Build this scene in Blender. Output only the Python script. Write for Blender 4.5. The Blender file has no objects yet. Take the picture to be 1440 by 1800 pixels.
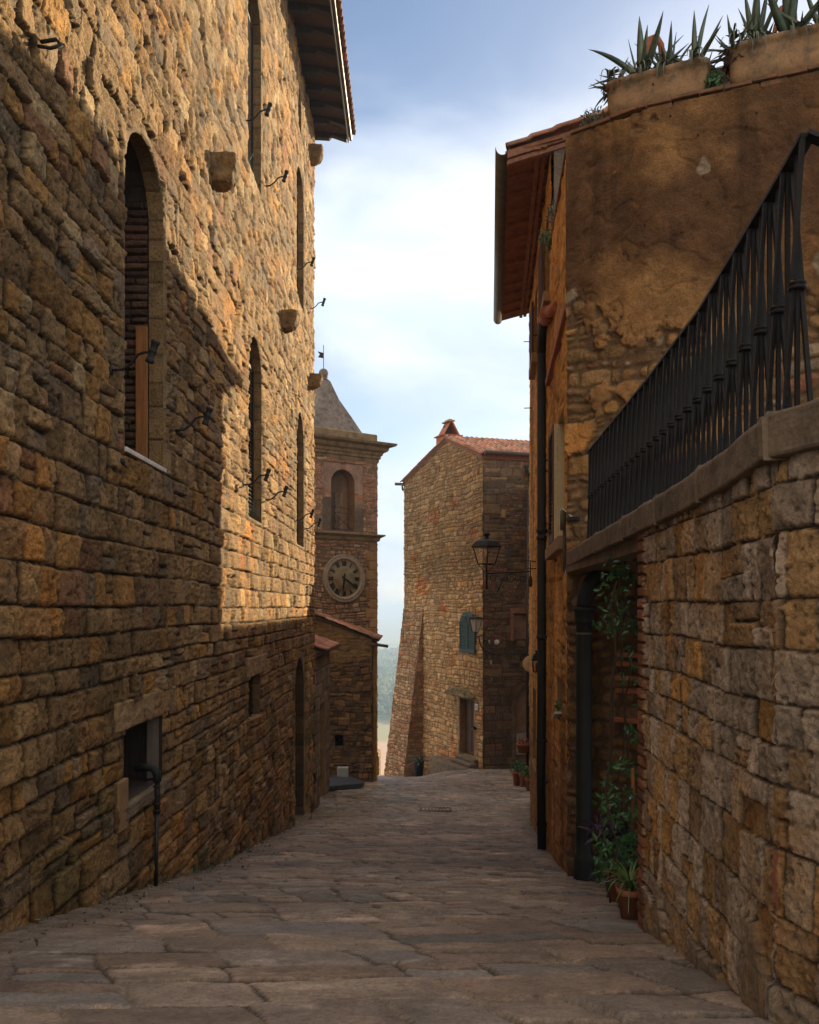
import bpy, math, random
import numpy as np
from mathutils import Vector, Matrix

# ------------------------------------------------------------------ camera, world, sun
scene = bpy.context.scene
C = scene.collection
F, CX, HY = 1500.0, 720.0, 1070.0          # focal length and horizon of the photograph, in its pixels

cam_d = bpy.data.cameras.new('camera'); cam = bpy.data.objects.new('camera', cam_d); C.objects.link(cam)
cam.rotation_euler = (math.radians(90), 0, 0); cam.location = (0, 0, 0)
cam_d.sensor_fit = 'HORIZONTAL'; cam_d.sensor_width = 36; cam_d.lens = 36 * F / 1440
cam_d.shift_y = (HY - 900) / 1440.0
cam_d.clip_start = 0.05; cam_d.clip_end = 20000
scene.camera = cam

SUN_DIR = Vector((1.0, 1.55, 0.73)).normalized()
SUN_EL = math.asin(SUN_DIR.z); SUN_ROT = math.atan2(SUN_DIR.x, SUN_DIR.y)
world = bpy.data.worlds.new("World"); scene.world = world; world.use_nodes = True
def build_world():
    nt = world.node_tree; nt.nodes.clear()
    N = nt.nodes.new; L = nt.links.new
    out = N('ShaderNodeOutputWorld'); bg = N('ShaderNodeBackground'); bg.inputs['Strength'].default_value = 0.070
    sky = N('ShaderNodeTexSky'); sky.sky_type = 'NISHITA'; sky.sun_disc = False
    sky.sun_elevation = SUN_EL; sky.sun_rotation = SUN_ROT
    sky.air_density = 1.0; sky.dust_density = .7; sky.ozone_density = 1.5; sky.altitude = 200
    tc = N('ShaderNodeTexCoord'); sep = N('ShaderNodeSeparateXYZ'); L(tc.outputs['Generated'], sep.inputs[0])
    mp = N('ShaderNodeMapping'); mp.inputs['Scale'].default_value = (1.0, 1.0, 2.3); mp.inputs['Location'].default_value = (0.35, 0.1, 0.15)
    L(tc.outputs['Generated'], mp.inputs[0])
    nz = N('ShaderNodeTexNoise'); nz.inputs['Scale'].default_value = 2.6; nz.inputs['Detail'].default_value = 7
    nz.inputs['Roughness'].default_value = 0.5; nz.inputs['Distortion'].default_value = 0.5
    L(mp.outputs[0], nz.inputs['Vector'])
    # how much cloud at which height of the sky
    rp = N('ShaderNodeValToRGB'); e = rp.color_ramp.elements
    e[0].position = 0.0; e[0].color = (.74,)*3 + (1,)
    e[1].position = 1.0; e[1].color = (.30,)*3 + (1,)
    for p, v in ((0.10, .66), (0.22, .58), (0.29, .62), (0.39, .78), (0.45, .56), (0.52, .36), (0.62, .30)):
        q = e.new(p); q.color = (v,)*3 + (1,)
    L(sep.outputs['Z'], rp.inputs[0])
    ad = N('ShaderNodeMath'); ad.operation = 'ADD'; L(nz.outputs['Fac'], ad.inputs[0]); L(rp.outputs[0], ad.inputs[1])
    mr = N('ShaderNodeMapRange'); mr.interpolation_type = 'SMOOTHERSTEP'
    mr.inputs['From Min'].default_value = 0.72; mr.inputs['From Max'].default_value = 1.38
    mr.inputs['To Min'].default_value = 0.0; mr.inputs['To Max'].default_value = 0.96
    L(ad.outputs[0], mr.inputs['Value'])
    mix = N('ShaderNodeMix'); mix.data_type = 'RGBA'
    L(mr.outputs[0], mix.inputs['Factor'])
    hs = N('ShaderNodeHueSaturation'); hs.inputs['Saturation'].default_value = 1.05; hs.inputs['Value'].default_value = .98
    L(sky.outputs[0], hs.inputs['Color']); L(hs.outputs[0], mix.inputs['A'])
    nb = N('ShaderNodeTexNoise'); nb.inputs['Scale'].default_value = 4.5; nb.inputs['Detail'].default_value = 6; nb.inputs['Distortion'].default_value = .4; L(mp.outputs[0], nb.inputs['Vector'])
    cb = N('ShaderNodeValToRGB'); q = cb.color_ramp.elements; q[0].position = .36; q[0].color = (.58, .65, .77, 1); q[1].position = .62; q[1].color = (.83, .83, .83, 1); L(nb.outputs['Fac'], cb.inputs[0])
    # the bank glows where it lies before the brightest part of the sky
    gl = N('ShaderNodeValToRGB'); q = gl.color_ramp.elements; q[0].position = .12; q[0].color = (.80, .84, .92, 1); q[1].position = .58; q[1].color = (.70, .76, .88, 1); w = q.new(.36); w.color = (1.24, 1.23, 1.20, 1); w = q.new(.24); w.color = (.90, .94, 1.0, 1); L(sep.outputs['Z'], gl.inputs[0])
    c1 = N('ShaderNodeMix'); c1.data_type = 'RGBA'; c1.blend_type = 'MULTIPLY'; c1.inputs['Factor'].default_value = 1; L(cb.outputs[0], c1.inputs['A']); L(gl.outputs[0], c1.inputs['B'])
    c2 = N('ShaderNodeVectorMath'); c2.operation = 'SCALE'; c2.inputs['Scale'].default_value = 9.8; L(c1.outputs['Result'], c2.inputs[0]); L(c2.outputs[0], mix.inputs['B'])
    # unseen bright clouds added overhead and opposite the sun to lift the shade
    hi = N('ShaderNodeMapRange'); hi.interpolation_type = 'SMOOTHSTEP'; hi.inputs['From Min'].default_value = .64; hi.inputs['From Max'].default_value = .80; L(sep.outputs['Z'], hi.inputs['Value'])
    bk = N('ShaderNodeMapRange'); bk.interpolation_type = 'SMOOTHSTEP'; bk.inputs['From Min'].default_value = .22; bk.inputs['From Max'].default_value = -.25; dp = N('ShaderNodeVectorMath'); dp.operation = 'DOT_PRODUCT'; dp.inputs[1].default_value = (.72, .70, 0); L(tc.outputs['Generated'], dp.inputs[0]); L(dp.outputs['Value'], bk.inputs['Value'])
    mx = N('ShaderNodeMath'); mx.operation = 'MAXIMUM'; L(hi.outputs[0], mx.inputs[0]); L(bk.outputs[0], mx.inputs[1])
    n2 = N('ShaderNodeMapRange'); n2.inputs['From Min'].default_value = .35; n2.inputs['From Max'].default_value = .6; n2.inputs['To Min'].default_value = .45; n2.inputs['To Max'].default_value = 1.0; L(nz.outputs['Fac'], n2.inputs['Value'])
    mm = N('ShaderNodeMath'); mm.operation = 'MULTIPLY'; L(mx.outputs[0], mm.inputs[0]); L(n2.outputs[0], mm.inputs[1])
    mix2 = N('ShaderNodeMix'); mix2.data_type = 'RGBA'; L(mm.outputs[0], mix2.inputs['Factor']); L(mix.outputs['Result'], mix2.inputs['A'])
    mix2.inputs['B'].default_value = (11.5, 10.0, 8.4, 1)
    L(mix2.outputs['Result'], bg.inputs['Color']); L(bg.outputs[0], out.inputs[0])
build_world()
sun_d = bpy.data.lights.new('sun', 'SUN'); sun_d.energy = 5.0; sun_d.angle = math.radians(0.5); sun_d.color = (1.0, 0.80, 0.51)
sun = bpy.data.objects.new('sun', sun_d); C.objects.link(sun); sun.location = (30, 45, 40)
sun.rotation_euler = SUN_DIR.to_track_quat('Z', 'Y').to_euler()
scene.view_settings.view_transform = 'Standard'; scene.view_settings.look = 'None'
scene.view_settings.exposure = 1.08; scene.view_settings.gamma = 1.0
scene.render.engine = 'CYCLES'
scene.cycles.max_bounces = 8; scene.cycles.diffuse_bounces = 5; scene.cycles.volume_bounces = 0
scene.cycles.caustics_reflective = False; scene.cycles.caustics_refractive = False
scene.cycles.use_denoising = True

# ------------------------------------------------------------------ helpers: projection, noise, meshes
def P(u, v, Y): return Vector(((u - CX) / F * Y, Y, (HY - v) / F * Y))

class Plane:
    """vertical wall plane: origin (x, y), unit direction T, visible normal N"""
    def __init__(s, O, T, flip=False):
        s.O = np.array(O, float); T = np.array(T, float); s.T = T / np.hypot(*T)
        s.N = np.array((s.T[1], -s.T[0])); s.N = -s.N if flip else s.N
    def s_at(s, u):
        k = (u - CX) / F
        return (k * s.O[1] - s.O[0]) / (s.T[0] - k * s.T[1])
    def sz(s, u, v):
        a = s.s_at(u); Y = s.O[1] + s.T[1] * a
        return a, (HY - v) / F * Y
    def pt(s, a, z, d=0.0):
        p = s.O + s.T * a + s.N * d
        return Vector((p[0], p[1], z))
    @property
    def t3(s): return Vector((s.T[0], s.T[1], 0))
    @property
    def n3(s): return Vector((s.N[0], s.N[1], 0))

_tab = {}
def vnoise(x, y, seed=0):
    if seed not in _tab: _tab[seed] = np.random.RandomState(seed + 911).rand(256, 256)
    t = _tab[seed]
    xi = np.floor(x).astype(np.int64); yi = np.floor(y).astype(np.int64)
    fx = x - xi; fy = y - yi
    fx = fx * fx * (3 - 2 * fx); fy = fy * fy * (3 - 2 * fy)
    a, b = xi & 255, (xi + 1) & 255; c, d = yi & 255, (yi + 1) & 255
    return (t[a, c] * (1 - fx) + t[b, c] * fx) * (1 - fy) + (t[a, d] * (1 - fx) + t[b, d] * fx) * fy
def fbm(x, y, seed=0, o=4, g=.5):
    r = 0; a = 1; tot = 0
    for i in range(o):
        r = r + a * (vnoise(x, y, seed + i) - .5) * 2; tot += a; a *= g; x = x * 2.03 + 7.1; y = y * 2.03 + 3.3
    return r / tot
def sstep(a, b, x):
    t = np.clip((x - a) / (b - a), 0, 1); return t * t * (3 - 2 * t)

def link(name, me, mat=None, parent=None, smooth=True):
    o = bpy.data.objects.new(name, me); C.objects.link(o)
    if mat is not None and not me.materials: me.materials.append(mat)
    if parent is not None:
        o.parent = parent; o.matrix_parent_inverse = Matrix.Translation(-parent_loc(parent))
    return o
def parent_loc(p):
    l = Vector((0, 0, 0))
    if p.type == 'EMPTY': l = Vector(p.location)
    return l
def tag(o, label=None, cat=None, group=None, kind=None):
    if label: o['label'] = label
    if cat: o['category'] = cat
    if group: o['group'] = group
    if kind: o['kind'] = kind
    return o
def thing(name, loc, label, cat, group=None):
    e = bpy.data.objects.new(name, None); C.objects.link(e); e.location = loc; e.empty_display_size = .2
    return tag(e, label, cat, group)
def copy_tree(root, delta, label, group=None):
    r = root.copy(); C.objects.link(r); r.location = Vector(root.location) + Vector(delta)
    r['label'] = label
    if group: r['group'] = group
    def rec(src, dst):
        for ch in list(src.children):
            c = ch.copy(); C.objects.link(c); inv = ch.matrix_parent_inverse.copy(); c.parent = dst; c.matrix_parent_inverse = inv; rec(ch, c)
    rec(root, r)
    return r

def grid_mesh(name, V, keep, mat, parent=None, col=None, flip=False):
    """V: (rows, cols, 3) array; keep: (rows-1, cols-1) mask of the faces that exist"""
    R, K = V.shape[:2]
    idx = np.arange(R * K).reshape(R, K)
    q = np.stack([idx[:-1, :-1], idx[:-1, 1:], idx[1:, 1:], idx[1:, :-1]], -1)[keep]
    if flip: q = q[:, ::-1]
    used = np.zeros(R * K, bool); used[q.ravel()] = True
    remap = np.cumsum(used) - 1
    q = remap[q]; vv = V.reshape(-1, 3)[used]
    me = bpy.data.meshes.new(name)
    me.vertices.add(len(vv)); me.vertices.foreach_set('co', vv.astype(np.float32).ravel())
    n = len(q); me.loops.add(n * 4); me.loops.foreach_set('vertex_index', q.astype(np.int32).ravel())
    me.polygons.add(n)
    me.polygons.foreach_set('loop_start', np.arange(0, n * 4, 4, dtype=np.int32))
    me.polygons.foreach_set('loop_total', np.full(n, 4, dtype=np.int32))
    me.polygons.foreach_set('use_smooth', np.ones(n, bool))
    if col is not None:
        c = np.ones((len(vv), 4), np.float32); c[:, :3] = col.reshape(-1, 3)[used]
        ca = me.color_attributes.new('Col', 'FLOAT_COLOR', 'POINT'); ca.data.foreach_set('color', c.ravel())
    me.update(calc_edges=True)
    return link(name, me, mat, parent)

class MB:
    def __init__(s): s.v = []; s.f = []; s.sm = []
    def add(s, vs, fs, smooth=False):
        b = len(s.v); s.v += [tuple(p) for p in vs]; s.f += [tuple(i + b for i in f) for f in fs]; s.sm += [smooth] * len(fs)
        return s
    def box(s, c, ex, ey, ez):
        """c centre, ex/ey/ez half-axis vectors"""
        c, ex, ey, ez = map(Vector, (c, ex, ey, ez))
        vs = [c + ex * i + ey * j + ez * k for k in (-1, 1) for j in (-1, 1) for i in (-1, 1)]
        return s.add(vs, [(0, 2, 3, 1), (4, 5, 7, 6), (0, 1, 5, 4), (2, 6, 7, 3), (0, 4, 6, 2), (1, 3, 7, 5)])
    def abox(s, x0, x1, y0, y1, z0, z1):
        return s.box(((x0 + x1) / 2, (y0 + y1) / 2, (z0 + z1) / 2), ((x1 - x0) / 2, 0, 0), (0, (y1 - y0) / 2, 0), (0, 0, (z1 - z0) / 2))
    def pbox(s, pl, a0, a1, z0, z1, d0, d1):
        return s.box(pl.pt((a0 + a1) / 2, (z0 + z1) / 2, (d0 + d1) / 2), pl.t3 * (a1 - a0) / 2, pl.n3 * (d1 - d0) / 2, (0, 0, (z1 - z0) / 2))
    def tube(s, pts, r, n=10, cap=True, smooth=True):
        pts = [Vector(p) for p in pts]; m = len(pts)
        rs = r if isinstance(r, (list, tuple)) else [r] * m
        prev = None; vs = []
        for i, p in enumerate(pts):
            d = (pts[min(i + 1, m - 1)] - pts[max(i - 1, 0)]).normalized()
            if prev is None:
                a = Vector((0, 0, 1)) if abs(d.z) < .9 else Vector((1, 0, 0))
                x = d.cross(a).normalized()
            else:
                x = (prev - d * prev.dot(d)).normalized()
            y = d.cross(x); prev = x
            for k in range(n):
                t = 2 * math.pi * k / n; vs.append(p + (x * math.cos(t) + y * math.sin(t)) * rs[i])
        fs = [(i * n + k, i * n + (k + 1) % n, (i + 1) * n + (k + 1) % n, (i + 1) * n + k) for i in range(m - 1) for k in range(n)]
        s.add(vs, fs, smooth)
        if cap:
            b = len(s.v) - m * n
            s.f += [tuple(b + k for k in range(n))[::-1], tuple(b + (m - 1) * n + k for k in range(n))]; s.sm += [False, False]
        return s
    def lathe(s, c, prof, n=24, ax=(0, 0, 1), sx=None, smooth=True):
        c = Vector(c); ax = Vector(ax).normalized()
        a = Vector((0, 0, 1)) if abs(ax.z) < .9 else Vector((1, 0, 0))
        x = ax.cross(a).normalized() if sx is None else Vector(sx).normalized(); y = ax.cross(x)
        vs = [c + ax * h + (x * math.cos(2 * math.pi * k / n) + y * math.sin(2 * math.pi * k / n)) * r for r, h in prof for k in range(n)]
        m = len(prof)
        fs = [(i * n + k, i * n + (k + 1) % n, (i + 1) * n + (k + 1) % n, (i + 1) * n + k) for i in range(m - 1) for k in range(n)]
        return s.add(vs, fs, smooth)
    def prism(s, outline, off):
        """outline: 3D points of a flat polygon, off: extrusion vector"""
        o = [Vector(p) for p in outline]; n = len(o); off = Vector(off)
        vs = o + [p + off for p in o]
        fs = [tuple(range(n))[::-1], tuple(range(n, 2 * n))] + [(k, (k + 1) % n, n + (k + 1) % n, n + k) for k in range(n)]
        return s.add(vs, fs)
    def build(s, name, mat, parent=None, bevel=0, solid=0):
        me = bpy.data.meshes.new(name); me.from_pydata(s.v, [], s.f); me.update()
        me.polygons.foreach_set('use_smooth', s.sm)
        o = link(name, me, mat, parent)
        if solid:
            m = o.modifiers.new('solid', 'SOLIDIFY'); m.thickness = solid; m.offset = 0
        if bevel:
            m = o.modifiers.new('bevel', 'BEVEL'); m.width = bevel; m.segments = 2; m.limit_method = 'ANGLE'; m.angle_limit = .6
        return o

def rough(o, s=.012, size=.12, lv=3):
    m = o.modifiers.new('sub', 'SUBSURF'); m.subdivision_type = 'SIMPLE'; m.levels = m.render_levels = lv
    k = 'clouds %.3f' % size; tx = bpy.data.textures.get(k) or bpy.data.textures.new(k, 'CLOUDS'); tx.noise_scale = size; tx.noise_depth = 3
    d = o.modifiers.new('rough', 'DISPLACE'); d.texture = tx; d.strength = s; d.mid_level = .5; d.texture_coords = 'GLOBAL'
    return o
# ------------------------------------------------------------------ materials
def new_mat(name):
    m = bpy.data.materials.new(name); m.use_nodes = True
    nt = m.node_tree; return m, nt, nt.nodes['Principled BSDF'], nt.nodes.new, nt.links.new
def coords(nt, N, L, scale=1.0, vec=None):
    g = N('ShaderNodeNewGeometry'); mp = N('ShaderNodeMapping'); L(g.outputs['Position'], mp.inputs[0])
    mp.inputs['Scale'].default_value = vec or (scale,) * 3
    return mp.outputs[0]
def noise(N, L, vec, scale, detail=6, rough=.6):
    n = N('ShaderNodeTexNoise'); n.inputs['Scale'].default_value = scale; n.inputs['Detail'].default_value = detail
    n.inputs['Roughness'].default_value = rough; L(vec, n.inputs['Vector']); return n.outputs['Fac']
def ramp(N, L, fac, stops):
    r = N('ShaderNodeValToRGB'); e = r.color_ramp.elements
    e[0].position, e[0].color = stops[0][0], tuple(stops[0][1]) + (1,)
    e[1].position, e[1].color = stops[-1][0], tuple(stops[-1][1]) + (1,)
    for p, c in stops[1:-1]: q = e.new(p); q.color = tuple(c) + (1,)
    L(fac, r.inputs[0]); return r.outputs[0]
def mul(N, L, a, b, fac=1.0, mode='MULTIPLY'):
    m = N('ShaderNodeMix'); m.data_type = 'RGBA'; m.blend_type = mode
    if isinstance(fac, (int, float)): m.inputs['Factor'].default_value = fac
    else: L(fac, m.inputs['Factor'])
    for s, x in (('A', a), ('B', b)):
        if isinstance(x, tuple): m.inputs[s].default_value = x + (1,)
        else: L(x, m.inputs[s])
    return m.outputs['Result']
def bump(N, L, bsdf, h, dist, strength=1.0):
    b = N('ShaderNodeBump'); b.inputs['Distance'].default_value = dist; b.inputs['Strength'].default_value = strength
    L(h, b.inputs['Height']); L(b.outputs[0], bsdf.inputs['Normal'])
def mat_stone(name, fine=40, bd=.012, rough=.9, lo=.62, hi=1.3, spec=.25, tint=None):
    """base colour from the stone layout (point colours), broken up with grain, pits and stains"""
    m, nt, B, N, L = new_mat(name)
    at = N('ShaderNodeVertexColor'); at.layer_name = 'Col'
    v = coords(nt, N, L)
    f1 = noise(N, L, v, fine, 8, .7); f2 = noise(N, L, v, fine * .16, 5, .6)
    c = mul(N, L, at.outputs[0], ramp(N, L, f1, [(.28, (lo,) * 3), (.5, (1, 1, 1)), (.75, (hi, hi, hi * .97))]))
    c = mul(N, L, c, ramp(N, L, f2, [(.3, (.72, .70, .68)), (.55, (1, 1, 1)), (.75, (1.18, 1.1, 1.0))]))
    L(c, B.inputs['Base Color'])
    vo = N('ShaderNodeTexVoronoi'); vo.inputs['Scale'].default_value = fine * .9; L(v, vo.inputs['Vector'])
    f3 = noise(N, L, v, fine * 3.2, 4, .7)
    c = mul(N, L, c, ramp(N, L, f3, [(.30, (.70, .69, .67)), (.5, (1, 1, 1)), (.72, (1.16, 1.16, 1.15))])); L(c, B.inputs['Base Color'])
    a0 = N('ShaderNodeMath'); a0.operation = 'MULTIPLY_ADD'; L(f3, a0.inputs[0]); a0.inputs[1].default_value = .8; 
    m0 = N('ShaderNodeMath'); m0.operation = 'MULTIPLY'; L(f1, m0.inputs[0]); m0.inputs[1].default_value = 1.6; L(m0.outputs[0], a0.inputs[2])
    a = N('ShaderNodeMath'); a.operation = 'MULTIPLY_ADD'; L(a0.outputs[0], a.inputs[0]); a.inputs[1].default_value = 1.0
    mn = N('ShaderNodeMath'); mn.operation = 'MINIMUM'; L(vo.outputs['Distance'], mn.inputs[0]); mn.inputs[1].default_value = .35
    L(mn.outputs[0], a.inputs[2])
    bump(N, L, B, a.outputs[0], bd)
    B.inputs['Roughness'].default_value = rough; B.inputs['Specular IOR Level'].default_value = spec
    return m
def mat_plain(name, col, rough=.7, metal=0, var=.25, scale=8, bd=.002, spec=.4, col2=None):
    m, nt, B, N, L = new_mat(name); v = coords(nt, N, L)
    f = noise(N, L, v, scale, 7, .65); f2 = noise(N, L, v, scale * 7, 4, .6)
    c2 = col2 or tuple(x * (1 - var) for x in col); hi = tuple(min(1, x * (1 + var * .7)) for x in col)
    c = ramp(N, L, f, [(.32, c2), (.52, col), (.72, hi)])
    c = mul(N, L, c, ramp(N, L, f2, [(.3, (.85,) * 3), (.7, (1.1,) * 3)]))
    L(c, B.inputs['Base Color']); B.inputs['Roughness'].default_value = rough; B.inputs['Metallic'].default_value = metal
    B.inputs['Specular IOR Level'].default_value = spec
    if bd: bump(N, L, B, f2, bd)
    return m
def mat_wood(name, col, axis_vec=(14, 14, 1.2), rough=.75):
    m, nt, B, N, L = new_mat(name); v = coords(nt, N, L, vec=axis_vec)
    f = noise(N, L, v, 3, 8, .7)
    c = ramp(N, L, f, [(.3, tuple(x * .55 for x in col)), (.5, col), (.72, tuple(x * 1.45 for x in col))])
    L(c, B.inputs['Base Color']); B.inputs['Roughness'].default_value = rough; bump(N, L, B, f, .004)
    return m
def mat_leaf(name, c1, c2, rough=.45):
    m, nt, B, N, L = new_mat(name); v = coords(nt, N, L)
    f = noise(N, L, v, 9, 3, .5)
    L(ramp(N, L, f, [(.35, c1), (.65, c2)]), B.inputs['Base Color']); B.inputs['Roughness'].default_value = rough
    B.inputs['Specular IOR Level'].default_value = .5
    return m

M = {}
M['palace'] = mat_stone('tufa masonry', 44, .020, lo=.48, hi=1.5)
M['wall'] = mat_stone('grey and ochre block masonry', 52, .012, lo=.62, hi=1.35)
M['rubble'] = mat_stone('rubble masonry', 24, .02)
M['plaster_wall'] = mat_stone('crumbling lime plaster', 46, .014)
M['render'] = mat_stone('old ochre render', 30, .022)
M['brick'] = mat_stone('old brick', 30, .008)
M['tiles'] = mat_stone('clay roof tiles', 22, .008)
M['paving'] = mat_stone('stone paving', 42, .010, rough=.55, lo=.5, hi=1.4, spec=.5)
M['dressed'] = mat_plain('dressed tufa', (.27, .175, .085), .9, var=.35, scale=5, bd=.006)
M['coping'] = mat_plain('weathered travertine coping', (.17, .125, .085), .9, var=.4, scale=6, bd=.008, col2=(.09, .07, .05))
M['iron'] = mat_plain('painted iron', (.0125, .012, .0125), .6, .0, .5, 18, .003, spec=.28)
M['iron_dull'] = mat_plain('dull dark iron', (.018, .018, .019), .75, .0, .3, 30, .0015)
M['castpipe'] = mat_plain('black cast iron pipe', (.009, .011, .010), .68, 0, .4, 6, .001)
M['rust'] = mat_plain('rusty iron', (.07, .035, .02), .85, 0, .5, 25, .002)
M['copper'] = mat_plain('brown metal gutter', (.075, .05, .042), .45, .3, .3, 6, .001)
M['zinc'] = mat_plain('grey green gutter metal', (.11, .105, .075), .55, .2, .4, 5, .002)
M['wood_dark'] = mat_wood('dark timber', (.035, .024, .017))
M['wood_grey'] = mat_wood('weathered grey timber', (.10, .078, .062))
M['wood_orange'] = mat_wood('orange brown timber', (.28, .11, .03))
M['wood_brown'] = mat_wood('brown painted timber', (.075, .036, .02))
M['soffit'] = mat_wood('soffit planks', (.09, .055, .035), (2, 14, 14))
M['soffit_red'] = mat_plain('red terracotta soffit', (.26, .115, .06), .9, 0, .35, 7, .004)
M['terracotta'] = mat_plain('terracotta', (.34, .12, .06), .85, 0, .3, 12, .002)
M['trough'] = mat_plain('pale weathered terracotta', (.34, .215, .12), .9, 0, .4, 7, .004, col2=(.13, .105, .075))
M['green_paint'] = mat_plain('green shutter paint', (.006, .036, .028), .6, 0, .25, 20, .001)
M['glass_dark'] = mat_plain('dark window glass', (.008, .009, .011), .15, 0, .3, 2, 0, spec=.5)
M['plaster_pink'] = mat_plain('pinkish plaster', (.40, .28, .20), .9, 0, .35, 3, .004, col2=(.13, .10, .08))
M['plaster_brown'] = mat_plain('stained brown plaster', (.24, .15, .085), .95, 0, .35, 3, .006)
M['white_paint'] = mat_plain('white paint', (.62, .61, .58), .6, 0, .12, 12, .001)
M['panel_grey'] = mat_plain('pale grey panel', (.34, .35, .35), .6, 0, .12, 6, .001)
M['cream'] = mat_plain('cream enamel', (.62, .50, .30), .6, 0, .08, 6, 0)
M['marble'] = mat_plain('white marble slab', (.62, .56, .48), .5, 0, .2, 6, .002)
M['old_tile'] = mat_plain('weathered tile edge', (.20, .10, .055), .9, 0, .5, 9, .006, col2=(.10, .07, .045))
M['corbel'] = mat_plain('stained corbel stone', (.22, .135, .055), .95, 0, .5, 9, .010, col2=(.10, .065, .03))
M['grate'] = mat_plain('worn grey iron', (.13, .11, .10), .6, .3, .4, 14, .002)
M['jamb'] = mat_plain('warm jamb stone', (.27, .16, .075), .9, 0, .3, 8, .004)
M['dull_brick'] = mat_plain('dull brick', (.27, .13, .08), .9, 0, .5, 14, .006, col2=(.12, .08, .05))
M['slate'] = mat_plain('dark blue slate', (.05, .055, .07), .6, 0, .3, 6, .004)
M['clockface'] = mat_plain('lichened clock face', (.22, .18, .10), .9, 0, .4, 6, .004)
M['clockring'] = mat_plain('pale stone ring', (.30, .245, .19), .9, 0, .3, 8, .006)
M['spire'] = mat_plain('grey lichened cement', (.19, .165, .14), .95, 0, .5, 7, .014, col2=(.09, .075, .065))
M['moss'] = mat_plain('mossy stone', (.22, .165, .09), .95, 0, .45, 4, .012, col2=(.09, .075, .04))
M['agave'] = mat_leaf('agave skin', (.055, .095, .075), (.13, .18, .12), .5)
M['leaf'] = mat_leaf('glossy green leaf', (.02, .075, .022), (.05, .15, .045), .28)
M['leaf_light'] = mat_leaf('light green leaf', (.05, .12, .02), (.12, .20, .05), .4)
M['leaf_grey'] = mat_leaf('grey green leaf', (.07, .09, .065), (.14, .16, .12), .6)
M['leaf_purple'] = mat_leaf('purple leaf', (.02, .008, .03), (.05, .02, .06), .45)
M['stem'] = mat_plain('dry brown stems', (.06, .04, .025), .9, 0, .3, 20, 0)
M['red_flower'] = mat_plain('red petals', (.45, .03, .02), .6, 0, .2, 20, 0)
M['blue_plastic'] = mat_plain('grey blue plastic', (.018, .026, .034), .5, 0, .2, 10, 0)
M['forest'] = mat_leaf('broadleaf canopy', (.035, .065, .02), (.10, .14, .045), .8)
def mat_frosted():
    m, nt, B, N, L = new_mat('frosted lamp glass')
    B.inputs['Base Color'].default_value = (.62, .60, .54, 1); B.inputs['Roughness'].default_value = .5
    B.inputs['Transmission Weight'].default_value = .35
    return m
M['frosted'] = mat_frosted()
def mat_clear():
    m, nt, B, N, L = new_mat('clear lamp glass')
    tr = N('ShaderNodeBsdfTransparent'); gl = N('ShaderNodeBsdfGlossy'); gl.inputs['Roughness'].default_value = .08
    mx = N('ShaderNodeMixShader'); mx.inputs[0].default_value = .10
    L(tr.outputs[0], mx.inputs[1]); L(gl.outputs[0], mx.inputs[2]); L(mx.outputs[0], nt.nodes['Material Output'].inputs[0])
    return m
M['clear'] = mat_clear()

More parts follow.
